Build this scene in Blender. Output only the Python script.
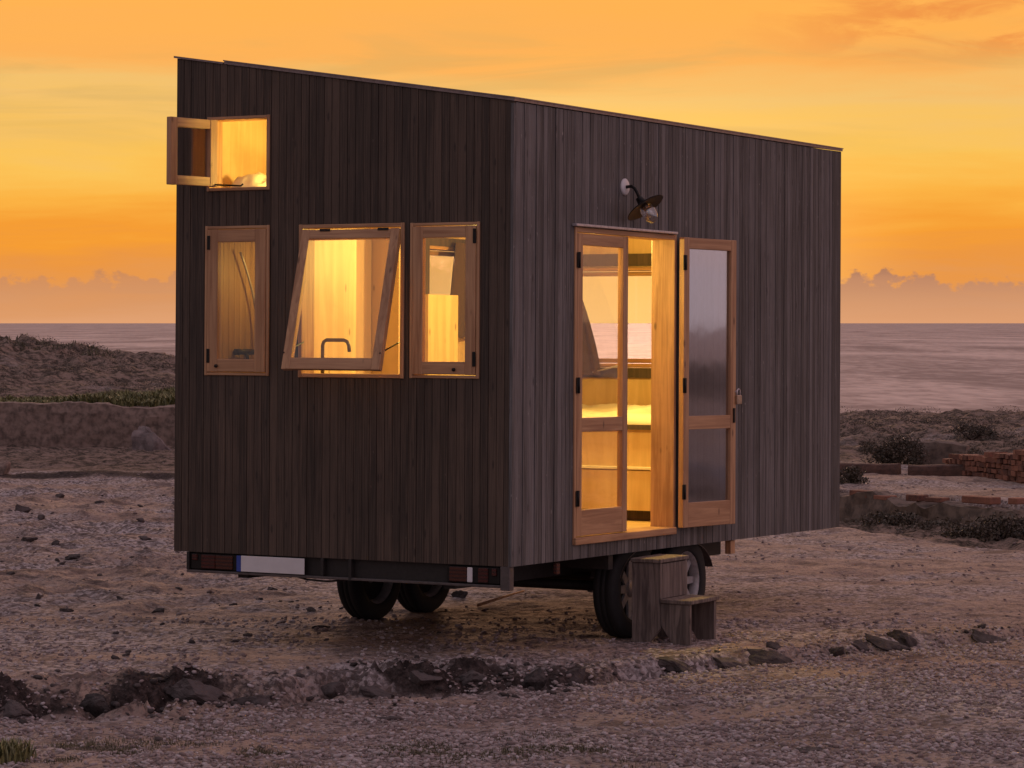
import bpy, math, random
import numpy as np
from mathutils import Vector, Matrix

for o in list(bpy.data.objects): bpy.data.objects.remove(o)
C = bpy.context.scene.collection
SC = bpy.context.scene
rnd = random.Random(7)
F = 2934.0; ZC = 2.07; HOR = 323.0

# ------------------------------------------------------------------ camera
cam = bpy.data.cameras.new('camera'); co = bpy.data.objects.new('camera', cam); C.objects.link(co)
co.location = (0, 0, ZC); co.rotation_euler = (math.radians(90), 0, 0)
cam.sensor_width = 36; cam.lens = F/1024*36; cam.shift_y = -(384-HOR)/1024; cam.clip_end = 90000; cam.clip_start = .1
SC.camera = co
SC.render.engine = 'CYCLES'
SC.view_settings.view_transform = 'Standard'; SC.view_settings.look = 'None'
SC.view_settings.gamma = 1; SC.view_settings.exposure = 0

def lin(r, g, b):
    f = lambda c: (c/255/12.92) if c/255 <= .04045 else ((c/255+.055)/1.055)**2.4
    return (f(r), f(g), f(b), 1)

# ------------------------------------------------------------------ node helper
class NT:
    def __init__(s, tree): s.t = tree; s.n = tree.nodes; s.l = tree.links
    def new(s, typ, **kw):
        n = s.n.new(typ)
        for k, v in kw.items(): setattr(n, k, v)
        return n
    def put(s, sock, v):
        if isinstance(v, bpy.types.NodeSocket): s.l.new(v, sock)
        elif v is not None: sock.default_value = v
    def m(s, op, a, b=None, c=None, clamp=False):
        n = s.new('ShaderNodeMath', operation=op, use_clamp=clamp)
        s.put(n.inputs[0], a)
        if b is not None: s.put(n.inputs[1], b)
        if c is not None: s.put(n.inputs[2], c)
        return n.outputs[0]
    def mix(s, f, a, b, mode='MIX'):
        n = s.new('ShaderNodeMix', data_type='RGBA', blend_type=mode)
        s.put(n.inputs[0], f); s.put(n.inputs[6], a); s.put(n.inputs[7], b)
        return n.outputs[2]
    def step(s, v, a, b, lo=0., hi=1.):
        n = s.new('ShaderNodeMapRange', interpolation_type='SMOOTHSTEP')
        s.put(n.inputs[0], v); s.put(n.inputs[1], a); s.put(n.inputs[2], b); s.put(n.inputs[3], lo); s.put(n.inputs[4], hi)
        return n.outputs[0]
    def xyz(s, x, y, z):
        n = s.new('ShaderNodeCombineXYZ')
        s.put(n.inputs[0], x); s.put(n.inputs[1], y); s.put(n.inputs[2], z); return n.outputs[0]
    def noise(s, vec, scale, detail=4, rough=.55, dist=0.):
        n = s.new('ShaderNodeTexNoise'); s.put(n.inputs['Vector'], vec)
        n.inputs['Scale'].default_value = scale; n.inputs['Detail'].default_value = detail
        n.inputs['Roughness'].default_value = rough; n.inputs['Distortion'].default_value = dist
        return n.outputs[0]
    def ramp(s, v, stops, interp='LINEAR'):
        n = s.new('ShaderNodeValToRGB'); s.put(n.inputs[0], v); e = n.color_ramp.elements
        n.color_ramp.interpolation = interp
        while len(e) < len(stops): e.new(.5)
        for i, (p, c) in enumerate(stops): e[i].position = p; e[i].color = c
        return n.outputs[0]
    def scale(s, vec, sx, sy, sz):
        n = s.new('ShaderNodeVectorMath', operation='MULTIPLY'); s.put(n.inputs[0], vec); n.inputs[1].default_value = (sx, sy, sz)
        return n.outputs[0]

# ------------------------------------------------------------------ world: dusk sky
SUN_AZ, SUN_EL = math.radians(-.3), math.radians(6.0)
world = bpy.data.worlds.new('World'); SC.world = world; world.use_nodes = True
w = NT(world.node_tree); w.n.clear()
tc = w.new('ShaderNodeTexCoord').outputs['Generated']
sp = w.new('ShaderNodeSeparateXYZ'); w.put(sp.inputs[0], tc)
dx, dy, dz = sp.outputs
az = w.m('ARCTAN2', dx, dy)
st = w.noise(w.xyz(w.m('MULTIPLY', az, 5), w.m('MULTIPLY', dz, 55), 0.3), 1.0, 5, .55, .6)
st2 = w.noise(w.xyz(w.m('MULTIPLY', az, 16), w.m('MULTIPLY', dz, 170), 5.3), 1.0, 5, .6, .4)
e1 = w.m('ADD', dz, w.m('MULTIPLY', w.m('SUBTRACT', st, .5), .038))
e1 = w.m('ADD', e1, w.m('MULTIPLY', w.m('SUBTRACT', st2, .5), .016))
K = lambda y: max(0, (HOR-y)/F)/.12
skyL = w.ramp(w.m('DIVIDE', e1, .12), [(0, lin(226, 160, 108)), (K(295), lin(224, 152, 90)), (K(262), lin(234, 150, 66)), (K(235), lin(244, 156, 52)), (K(195), lin(250, 178, 68)),
        (K(150), lin(250, 194, 88)), (K(100), lin(242, 192, 110)), (K(55), lin(251, 176, 88)), (K(0), lin(255, 178, 82))])
nis = w.new('ShaderNodeTexSky', sky_type='NISHITA'); nis.sun_disc = False
nis.sun_elevation = SUN_EL; nis.sun_rotation = SUN_AZ; nis.dust_density = 2.0
# away from the horizon strip: mauve dusk sky, warmer towards the sun
front = w.step(dy, -.6, .9)
side_ = w.step(dx, -.7, .8)
rearc = w.mix(side_, (.22, .185, .195, 1), (.50, .475, .62, 1))
hi = w.mix(front, rearc, (.46, .30, .27, 1))
top = w.mix(w.step(dz, .3, .95), hi, (.385, .355, .43, 1))
sky = w.mix(w.step(dz, .11, .38), w.mix(w.step(dy, .1, .8), w.mix(side_, (.27, .22, .22, 1), (.50, .475, .61, 1)), skyL), top)
# cloud bank on the horizon with small cumulus heads
nb = w.noise(w.xyz(w.m('MULTIPLY', az, 130), w.m('MULTIPLY', dz, 170), 1.7), 1.0, 5, .55)
nl = w.noise(w.xyz(w.m('MULTIPLY', az, 14), 3.1, 0), 1.0, 2, .5)
tline = w.m('ADD', .0155, w.m('MULTIPLY', w.m('SUBTRACT', nl, .5), .004))
bm_ = w.m('ADD', w.m('SUBTRACT', tline, dz), w.m('MULTIPLY', w.m('SUBTRACT', w.m('POWER', nb, 1.6), .36), .021))
bank = w.step(bm_, -.0008, .0020)
right = w.m('ADD', w.m('MULTIPLY', w.step(az, .06, .11), .93), w.m('MULTIPLY', w.step(az, -.09, -.12), .55))
bankcol = w.ramp(w.m('DIVIDE', dz, .02), [(0, lin(222, 160, 116)), (.45, lin(205, 147, 108)), (.75, lin(188, 134, 104)), (1, lin(158, 112, 92))])
bankcol = w.mix(w.step(st2, .35, .7, 0, .35), bankcol, lin(214, 150, 104))
infront = w.step(dy, .3, .8)
glow = w.m('MULTIPLY', w.m('MULTIPLY', w.step(w.m('ABSOLUTE', w.m('SUBTRACT', az, .02)), .13, .0), w.step(dz, .10, .0)), w.step(dy, .3, .8))
sky = w.mix(w.m('MULTIPLY', glow, .75), sky, (1.5, .90, .26, 1))
sky = w.mix(w.m('MULTIPLY', w.m('MULTIPLY', bank, right), infront), sky, bankcol)
# salmon wisps high on the right, grey-olive veils high in the middle
wn = w.noise(w.xyz(w.m('MULTIPLY', az, 22), w.m('MULTIPLY', dz, 90), 8.8), 1.0, 6, .62, .5)
wm = w.m('MULTIPLY', w.m('MULTIPLY', w.step(wn, .42, .62), w.step(az, .06, .15)), w.step(dz, .082, .1))
sky = w.mix(w.m('MULTIPLY', wm, .62), sky, lin(226, 122, 62))
vn = w.noise(w.xyz(w.m('MULTIPLY', az, 9), w.m('MULTIPLY', dz, 75), 21.), 1.0, 5, .55, .8)
vm = w.m('MULTIPLY', w.m('MULTIPLY', w.step(vn, .48, .68), w.step(dz, .052, .07)), w.step(dz, .11, .085))
sky = w.mix(w.m('MULTIPLY', vm, .38), sky, lin(206, 168, 98))
sky = w.mix(w.step(dz, -.0005, -.02), sky, (.10, .07, .07, 1))
bg1 = w.new('ShaderNodeBackground'); w.put(bg1.inputs[0], sky); bg1.inputs[1].default_value = 1.02
bg2 = w.new('ShaderNodeBackground'); w.put(bg2.inputs[0], nis.outputs[0])
w.put(bg2.inputs[1], w.m('MULTIPLY', w.step(dz, .15, .5), .05))
ad = w.new('ShaderNodeAddShader'); w.put(ad.inputs[0], bg1.outputs[0]); w.put(ad.inputs[1], bg2.outputs[0])
wo = w.new('ShaderNodeOutputWorld'); w.put(wo.inputs[0], ad.outputs[0])

# ------------------------------------------------------------------ sun: low, soft, behind the house
sd = bpy.data.lights.new('sun', 'SUN'); sd.energy = 1.25; sd.angle = math.radians(10); sd.color = (1, .56, .34)
so = bpy.data.objects.new('sun', sd); C.objects.link(so)
sv = Vector((math.sin(SUN_AZ)*math.cos(SUN_EL), math.cos(SUN_AZ)*math.cos(SUN_EL), math.sin(SUN_EL)))
so.rotation_euler = sv.to_track_quat('Z', 'Y').to_euler()

# ------------------------------------------------------------------ materials
def material(name):
    m = bpy.data.materials.new(name); m.use_nodes = True
    t = NT(m.node_tree); b = m.node_tree.nodes['Principled BSDF']
    return m, t, b
def geo(t): return t.new('ShaderNodeTexCoord').outputs['Object']
def bump(t, b, h, strength=.4, dist=.01):
    n = t.new('ShaderNodeBump'); n.inputs['Strength'].default_value = strength; n.inputs['Distance'].default_value = dist
    t.put(n.inputs['Height'], h); t.put(b.inputs['Normal'], n.outputs[0])
def tone(t):
    a = t.new('ShaderNodeAttribute'); a.attribute_name = 'tone'; return a.outputs['Fac']

def cladding(name, dark, light, knot, rough=.72, fleck=None):
    m, t, b = material(name); p = geo(t); tn = tone(t)
    off = t.new('ShaderNodeVectorMath', operation='ADD'); t.put(off.inputs[0], p); t.put(off.inputs[1], t.xyz(0, 0, t.m('MULTIPLY', tn, 37.)))
    q = off.outputs[0]
    g1 = t.noise(t.scale(q, 120, 120, 2.2), 1, 5, .65, .3)
    g2 = t.noise(t.scale(q, 260, 260, 5), 1, 3, .6)
    col = t.mix(t.step(t.m('ADD', t.m('MULTIPLY', g1, 1.1), t.m('MULTIPLY', tn, .26)), .48, .86), dark, light)
    col = t.mix(t.step(g2, .45, .75, 0, .3), col, tuple(c*.5 for c in dark[:3])+(1,))
    big = t.noise(p, 1.3, 4, .6)
    wt = t.noise(t.scale(p, 9, 9, .7), 1, 5, .6)
    col = t.mix(t.step(wt, .45, .7, 0, .4), col, tuple(c*.55 for c in dark[:3])+(1,))
    col = t.mix(t.step(big, .4, .7, 0, .35), col, tuple(c*.7 for c in dark[:3])+(1,))
    v = t.new('ShaderNodeTexVoronoi', feature='F1'); t.put(v.inputs['Vector'], t.scale(q, 14, 14, 4.0)); v.inputs['Scale'].default_value = 1
    kn = t.step(v.outputs['Distance'], .16, .05)
    col = t.mix(t.m('MULTIPLY', kn, .75), col, knot)
    if fleck:
        fn = t.noise(t.scale(q, 50, 50, 14), 1, 2, .5)
        col = t.mix(t.m('MULTIPLY', t.step(fn, .70, .78), .55), col, fleck)
    t.put(b.inputs['Base Color'], col); b.inputs['Roughness'].default_value = rough
    bump(t, b, t.m('ADD', g1, t.m('MULTIPLY', g2, .5)), .35, .004)
    return m
M = {}
M['gable'] = cladding('brown_boards', (.036, .023, .016, 1), (.115, .074, .052, 1), (.022, .013, .010, 1), fleck=(.16, .11, .085, 1))  # gable boards toned darker and browner than the side boards
M['side'] = cladding('grey_boards', (.060, .052, .050, 1), (.192, .174, .172, 1), (.032, .027, .026, 1), fleck=(.46, .42, .41, 1))

def pine(name, a, c, rough=.55, gl=30, gz=1.5):
    m, t, b = material(name); p = geo(t)
    hz_ = t.m('GREATER_THAN', tone(t), .9)
    mv = t.new('ShaderNodeMix', data_type='VECTOR'); t.put(mv.inputs[0], hz_); t.put(mv.inputs[4], t.scale(p, gl, gl, gz)); t.put(mv.inputs[5], t.scale(p, gz, gz, gl))
    g = t.noise(mv.outputs[1], 1, 5, .6, .8)
    col = t.mix(t.step(g, .3, .7), a, c)
    v = t.new('ShaderNodeTexVoronoi', feature='F1'); t.put(v.inputs['Vector'], t.scale(p, 8, 8, 3.2)); v.inputs['Scale'].default_value = 1
    col = t.mix(t.m('MULTIPLY', t.step(v.outputs['Distance'], .12, .04), .7), col, tuple(x*.3 for x in a[:3])+(1,))
    col = t.mix(t.step(t.noise(p, 3, 4), .5, .8, 0, .35), col, tuple(x*.6 for x in a[:3])+(1,))
    t.put(b.inputs['Base Color'], col); b.inputs['Roughness'].default_value = rough
    bump(t, b, g, .2, .003)
    return m
M['pine'] = pine('pine_frame', (.34, .165, .080, 1), (.54, .30, .155, 1))
M['ply'] = pine('plywood', (.52, .34, .17, 1), (.66, .46, .26, 1), .5, 10, .9)
M['plywet'] = pine('bath_boards', (.36, .21, .10, 1), (.50, .31, .16, 1), .5, 24, 1.0)
M['pinkply'] = pine('painted_panel', (.42, .27, .19, 1), (.47, .31, .22, 1), .6, 6, .7)
M['greywood'] = pine('old_timber', (.085, .062, .054, 1), (.235, .18, .155, 1), .85, 40, 3)
M['darkwood'] = pine('dark_timber', (.05, .035, .03, 1), (.09, .06, .05, 1), .8, 40, 2)

def simple(name, col, rough=.6, metal=0, nscale=30, var=.3, bmp=.1):
    m, t, b = material(name); p = geo(t); n = t.noise(p, nscale, 5, .6)
    c2 = tuple(x*(1-var) for x in col[:3])+(1,)
    t.put(b.inputs['Base Color'], t.mix(t.step(n, .35, .7), col, c2)); b.inputs['Roughness'].default_value = rough
    b.inputs['Metallic'].default_value = metal
    if bmp: bump(t, b, n, bmp, .004)
    return m
M['steel'] = simple('galvanised_steel', (.14, .115, .11, 1), .5, .6)
M['chassis'] = simple('dark_painted_steel', (.028, .022, .02, 1), .6, .2)
M['black'] = simple('black_metal', (.015, .012, .011, 1), .45, .5)
M['rubber'] = simple('tyre_rubber', (.012, .011, .011, 1), .85, 0, 60, .3)
M['rim'] = simple('alloy_rim', (.40, .37, .37, 1), .4, .3)
M['zinc'] = simple('zinc_trim', (.58, .52, .54, 1), .4, .4)
M['roof'] = simple('roof_edge_metal', (.27, .20, .19, 1), .45, .4)
M['brass'] = simple('worn_brass', (.45, .33, .24, 1), .4, .8)
M['red'] = simple('red_lens', (.42, .025, .016, 1), .2, 0, 80, .4)
M['orange'] = simple('amber_lens', (.46, .09, .018, 1), .2, 0, 80, .4)
for k_ in ('red', 'orange'):
    t_ = NT(M[k_].node_tree); b_ = t_.n['Principled BSDF']; src = b_.inputs['Base Color'].links[0].from_socket
    wv_ = t_.new('ShaderNodeTexWave', bands_direction='X'); wv_.inputs['Scale'].default_value = 45; t_.put(wv_.inputs['Vector'], geo(t_))
    wz_ = t_.new('ShaderNodeTexWave', bands_direction='Z'); wz_.inputs['Scale'].default_value = 14; t_.put(wz_.inputs['Vector'], geo(t_))
    t_.put(b_.inputs['Base Color'], t_.mix(t_.m('MULTIPLY', t_.m('MULTIPLY', wv_.outputs['Fac'], wz_.outputs['Fac']), .25), (.03, .006, .004, 1), src))
    bump(t_, b_, wv_.outputs['Fac'], .6, .004)
M['plate'] = simple('white_plate', (.68, .64, .64, 1), .45, 0, 8, .08, 0)
M['blue'] = simple('blue_band', (.03, .06, .30, 1), .45, 0, 8, .05, 0)
M['star'] = simple('pale_mark', (.5, .5, .45, 1), .5, 0, 8, .05, 0)
M['linen'] = simple('white_linen', (.72, .64, .52, 1), .9, 0, 6, .08, .2)
M['curtain'] = simple('brown_curtain', (.085, .045, .032, 1), .9, 0, 200, .45, .3)
M['plaster'] = simple('old_plaster', (.17, .118, .095, 1), .9, 0, 9, .6, .9)
M['concrete'] = simple('stained_concrete', (.26, .18, .145, 1), .95, 0, 11, .6, .9)
M['cloth'] = simple('yellow_cloth', (.6, .45, .15, 1), .9, 0, 12, .5, .2)

def glass(name, tint=(.97, .95, .93, 1), r=.02, add=0.):
    m, t, b = material(name); t.n.remove(b)
    tr = t.new('ShaderNodeBsdfTransparent'); tr.inputs[0].default_value = tint
    g = t.new('ShaderNodeBsdfGlossy'); g.inputs['Roughness'].default_value = r; g.inputs[0].default_value = (.95, .95, .95, 1)
    f = t.new('ShaderNodeLayerWeight'); f.inputs[0].default_value = .5
    fac = t.m('ADD', t.m('MULTIPLY', t.m('POWER', f.outputs['Facing'], 4.), .8), .035+add, clamp=True)
    p = geo(t); n = t.new('ShaderNodeBump'); n.inputs['Strength'].default_value = .05; n.inputs['Distance'].default_value = .01
    t.put(n.inputs['Height'], t.noise(p, 3, 2)); t.put(g.inputs['Normal'], n.outputs[0])
    mx = t.new('ShaderNodeMixShader'); t.put(mx.inputs[0], fac); t.put(mx.inputs[1], tr.outputs[0]); t.put(mx.inputs[2], g.outputs[0])
    t.put(t.n['Material Output'].inputs[0], mx.outputs[0])
    return m
M['glass'] = glass('window_glass', add=.02)
M['skyglass'] = glass('sky_tinted_glass', (.74, .76, .84, 1), .05, .34)  # blue-grey tint and raised mirror share stand in for sky reflection
M['hazyglass'] = glass('hazy_glass', (.80, .76, .74, 1), .05, .20)
M['bulbglass'] = glass('clear_bulb', (.9, .88, .88, 1), .08, .16)
m, t, b = material('lamp_glow'); b.inputs['Emission Color'].default_value = (1, .55, .2, 1); b.inputs['Emission Strength'].default_value = 14; M['glow'] = m

def stone(name, a, c, sc=8):
    m, t, b = material(name); p = geo(t)
    n = t.noise(p, sc, 8, .65); n2 = t.noise(p, sc*7, 5, .6)
    tn = tone(t)
    col = t.mix(t.step(t.m('ADD', n, t.m('MULTIPLY', tn, .3)), .35, .85), a, c)
    t.put(b.inputs['Base Color'], col); b.inputs['Roughness'].default_value = .9
    bump(t, b, t.m('ADD', n, t.m('MULTIPLY', n2, .4)), .8, .02)
    return m
M['rock'] = stone('dark_rock', (.022, .016, .014, 1), (.105, .080, .076, 1), 12)
M['boulder'] = stone('grey_boulder', (.07, .05, .048, 1), (.24, .18, .17, 1), 6)
M['brick'] = stone('red_brick', (.075, .032, .026, 1), (.27, .110, .072, 1), 9)

M['darkbrick'] = stone('dark_brick', (.040, .022, .019, 1), (.12, .060, .045, 1), 14)
# pebbles: tone per stone
m, t, b = material('pebble_stone'); tn = tone(t); p = geo(t)
col = t.ramp(tn, [(0, (.08, .058, .052, 1)), (.35, (.24, .19, .18, 1)), (.7, (.46, .39, .385, 1)), (1, (.72, .64, .64, 1))])
t.put(b.inputs['Base Color'], t.mix(t.noise(p, 60, 3), col, (.18, .12, .11, 1))); b.inputs['Roughness'].default_value = .92
M['pebble'] = m

# ground
m, t, b = material('gravel_ground'); p = geo(t)
att = t.new('ShaderNodeAttribute'); att.attribute_name = 'crust_dark'; crust_dark = att.outputs['Fac']
att = t.new('ShaderNodeAttribute'); att.attribute_name = 'veg'; veg = att.outputs['Fac']
big = t.noise(t.scale(p, .35, .7, 1), 1, 5, .6, .5)
mid = t.noise(p, 2.6, 6, .65)
fine = t.noise(p, 22, 8, .7)
v = t.new('ShaderNodeTexVoronoi', feature='F1'); t.put(v.inputs['Vector'], p); v.inputs['Scale'].default_value = 34; v.inputs['Randomness'].default_value = 1
v2 = t.new('ShaderNodeTexVoronoi', feature='F1'); t.put(v2.inputs['Vector'], p); v2.inputs['Scale'].default_value = 13
sand = t.mix(t.step(mid, .35, .68), (.44, .315, .25, 1), (.26, .185, .158, 1))
grav = t.mix(t.step(v.outputs['Color'], .2, .8), (.14, .11, .105, 1), (.52, .435, .43, 1))
col = t.mix(t.step(t.m('ADD', t.m('MULTIPLY', big, .8), t.m('MULTIPLY', fine, .3)), .46, .62), sand, grav)
col = t.mix(t.step(fine, .48, .64, 0, .75), col, (.095, .066, .057, 1))
col = t.mix(t.m('MULTIPLY', t.step(mid, .52, .66), .6), col, (.11, .075, .063, 1))
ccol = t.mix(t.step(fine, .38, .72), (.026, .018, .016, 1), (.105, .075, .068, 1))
col = t.mix(t.step(t.m('ADD', crust_dark, t.m('MULTIPLY', t.m('SUBTRACT', fine, .5), .8)), .28, .62), col, ccol)
mot = t.noise(p, 5.5, 7, .68)
vcol = t.mix(t.step(mot, .40, .60), t.mix(t.step(fine, .4, .65), (.035, .026, .019, 1), (.12, .086, .066, 1)), (.25, .175, .14, 1))
col = t.mix(t.step(t.m('ADD', veg, t.m('MULTIPLY', t.m('SUBTRACT', mid, .5), .9)), .3, .7), col, vcol)
t.put(b.inputs['Base Color'], col); b.inputs['Roughness'].default_value = .95
b.inputs['Specular IOR Level'].default_value = .2
h = t.m('ADD', t.m('MULTIPLY', fine, 1.0), t.m('MULTIPLY', v.outputs['Distance'], -.55))
h = t.m('ADD', h, t.m('MULTIPLY', v2.outputs['Distance'], -.6))
bump(t, b, h, .9, .030)
M['ground'] = m

# sea
m, t, b = material('sea_water'); p = geo(t)
wv = t.noise(t.scale(p, .035, .008, 1), 1, 8, .62, .6)
wv2 = t.noise(t.scale(p, .5, .12, 1), 1, 6, .6, .3)
bn = t.new('ShaderNodeBump'); bn.inputs['Strength'].default_value = 1; bn.inputs['Distance'].default_value = .45
t.put(bn.inputs['Height'], t.m('ADD', wv, t.m('MULTIPLY', wv2, .4)))
b.inputs['Roughness'].default_value = .9; b.inputs['Specular IOR Level'].default_value = 0
t.put(b.inputs['Base Color'], t.mix(t.step(t.m('ADD', t.m('MULTIPLY', wv, .6), t.m('MULTIPLY', wv2, .4)), .38, .62), (.31, .24, .225, 1), (.66, .52, .465, 1)))  # reflected sky tone painted into the matte colour, little real gloss
gl_ = t.new('ShaderNodeBsdfGlossy'); gl_.inputs['Roughness'].default_value = .20; gl_.inputs[0].default_value = (.8, .8, .85, 1); t.put(gl_.inputs['Normal'], bn.outputs[0])
mx = t.new('ShaderNodeMixShader'); mx.inputs[0].default_value = .045; t.put(mx.inputs[1], b.outputs[0]); t.put(mx.inputs[2], gl_.outputs[0])
t.put(t.n['Material Output'].inputs[0], mx.outputs[0])
M['sea'] = m

def leaf(name, a, c):
    m, t, b = material(name); tn = tone(t)
    t.put(b.inputs['Base Color'], t.mix(tn, a, c)); b.inputs['Roughness'].default_value = .6
    return m
M['grass'] = leaf('iceplant_green', (.06, .062, .024, 1), (.27, .25, .095, 1))
M['drygrass'] = leaf('dry_grass', (.05, .045, .022, 1), (.17, .14, .08, 1))
M['shrub'] = leaf('shrub_leaves', (.030, .023, .016, 1), (.12, .088, .062, 1))
M['flower'] = simple('pink_petal', (.65, .05, .12, 1), .6)

# ------------------------------------------------------------------ mesh builder
class MB:
    def __init__(s, T=None): s.v = []; s.f = []; s.tn = []; s.T = T; s.cur = .5; s.sm = []
    def add(s, vs, fs, smooth=False):
        n = len(s.v)
        for p in vs:
            p = Vector(p)
            if s.T is not None: p = s.T @ p
            s.v.append(tuple(p))
        for f in fs: s.f.append(tuple(n+i for i in f)); s.tn.append(s.cur); s.sm.append(smooth)
        return s
    def box(s, x0, x1, y0, y1, z0, z1):
        return s.hexa([(x0, y0, z0), (x1, y0, z0), (x1, y1, z0), (x0, y1, z0), (x0, y0, z1), (x1, y0, z1), (x1, y1, z1), (x0, y1, z1)])
    def hexa(s, v):
        return s.add(v, [(0, 3, 2, 1), (4, 5, 6, 7), (0, 1, 5, 4), (1, 2, 6, 5), (2, 3, 7, 6), (3, 0, 4, 7)])
    def bevbox(s, x0, x1, y0, y1, z0, z1, r=.004):
        # box with chamfered edges
        vs = []; 
        for X, sx in ((x0, 1), (x1, -1)):
            for Y, sy in ((y0, 1), (y1, -1)):
                for Z, sz in ((z0, 1), (z1, -1)):
                    vs += [(X, Y+sy*r, Z+sz*r), (X+sx*r, Y, Z+sz*r), (X+sx*r, Y+sy*r, Z)]
        import bmesh
        bm = bmesh.new()
        bv = [bm.verts.new(p) for p in vs]
        bmesh.ops.convex_hull(bm, input=bv)
        bm.verts.index_update()
        s.add([v.co[:] for v in bm.verts], [tuple(v.index for v in f.verts) for f in bm.faces]); bm.free()
        return s
    def tube(s, pts, r, n=12, cap=True):
        rs = r if isinstance(r, (list, tuple)) else [r]*len(pts)
        pts = [Vector(p) for p in pts]; rings = []
        up = None
        for i, p in enumerate(pts):
            d = (pts[min(i+1, len(pts)-1)]-pts[max(i-1, 0)]).normalized()
            if up is None: up = d.orthogonal().normalized()
            up = (up-d*up.dot(d)).normalized(); q = d.cross(up)
            rings.append([p+rs[i]*(math.cos(a)*up+math.sin(a)*q) for a in [2*math.pi*k/n for k in range(n)]])
        vs = [v for r_ in rings for v in r_]; fs = []
        for i in range(len(pts)-1):
            for k in range(n): fs.append((i*n+k, i*n+(k+1) % n, (i+1)*n+(k+1) % n, (i+1)*n+k))
        if cap: fs += [tuple(range(n-1, -1, -1)), tuple((len(pts)-1)*n+k for k in range(n))]
        return s.add(vs, fs, True)
    def lathe(s, prof, c, axis, n=40, closed=False):
        # prof: (r, h) pairs along axis
        a = Vector(axis).normalized(); u = a.orthogonal().normalized(); q = a.cross(u); c = Vector(c)
        vs = []; fs = []
        for r, hh in prof:
            for k in range(n):
                t_ = 2*math.pi*k/n; vs.append(c+a*hh+r*(math.cos(t_)*u+math.sin(t_)*q))
        L = len(prof)
        for i in range(L-1 if not closed else L):
            j = (i+1) % L
            for k in range(n): fs.append((i*n+k, i*n+(k+1) % n, j*n+(k+1) % n, j*n+k))
        return s.add(vs, fs, True)
    def build(s, name, mat, parent=None, sharp=True):
        me = bpy.data.meshes.new(name); me.from_pydata(s.v, [], s.f); me.update()
        a = me.attributes.new('tone', 'FLOAT', 'FACE'); a.data.foreach_set('value', s.tn)
        me.polygons.foreach_set('use_smooth', s.sm)
        me.materials.append(mat)
        o = bpy.data.objects.new(name, me); C.objects.link(o)
        if parent: o.parent = parent
        return o
def empty(name, loc=(0, 0, 0), rot=(0, 0, 0)):
    o = bpy.data.objects.new(name, None); C.objects.link(o); o.location = loc; o.rotation_euler = rot; o.empty_display_size = .1; return o
def tag(o, label=None, cat=None, group=None, kind=None):
    if label: o['label'] = label
    if cat: o['category'] = cat
    if group: o['group'] = group
    if kind: o['kind'] = kind
    return o
def W(px, py, Y): return Vector(((px-512)/F*Y, Y, ZC-(py-HOR)/F*Y))

# ------------------------------------------------------------------ numpy noise
_r = np.random.RandomState(3); PERM = _r.permutation(4096); ANG = _r.rand(4096)*2*np.pi
def pn(x, y, seed=0):
    xi = np.floor(x).astype(np.int64); yi = np.floor(y).astype(np.int64); xf = x-xi; yf = y-yi
    def g(ix, iy):
        hsh = PERM[(PERM[(ix+seed*131) & 4095]+iy) & 4095]; a = ANG[hsh]; return np.cos(a), np.sin(a)
    u = xf*xf*xf*(xf*(xf*6-15)+10); v_ = yf*yf*yf*(yf*(yf*6-15)+10)
    r = 0
    for ox in (0, 1):
        for oy in (0, 1):
            gx, gy = g(xi+ox, yi+oy); d = gx*(xf-ox)+gy*(yf-oy)
            r = r+d*(u if ox else 1-u)*(v_ if oy else 1-v_)
    return r*1.4
def fbm(x, y, o=5, seed=0, gain=.5):
    r = 0; a = 1; 
    for i in range(o): r = r+a*pn(x*2**i, y*2**i, seed+i); a *= gain
    return r
def ridged(x, y, o=5, seed=0):
    r = 0; a = 1
    for i in range(o): r = r+a*(1-2*np.abs(pn(x*2**i, y*2**i, seed+i))); a *= .5
    return r/2
def sst(a, b, x):
    t_ = np.clip((x-a)/(b-a), 0, 1); return t_*t_*(3-2*t_)

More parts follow.
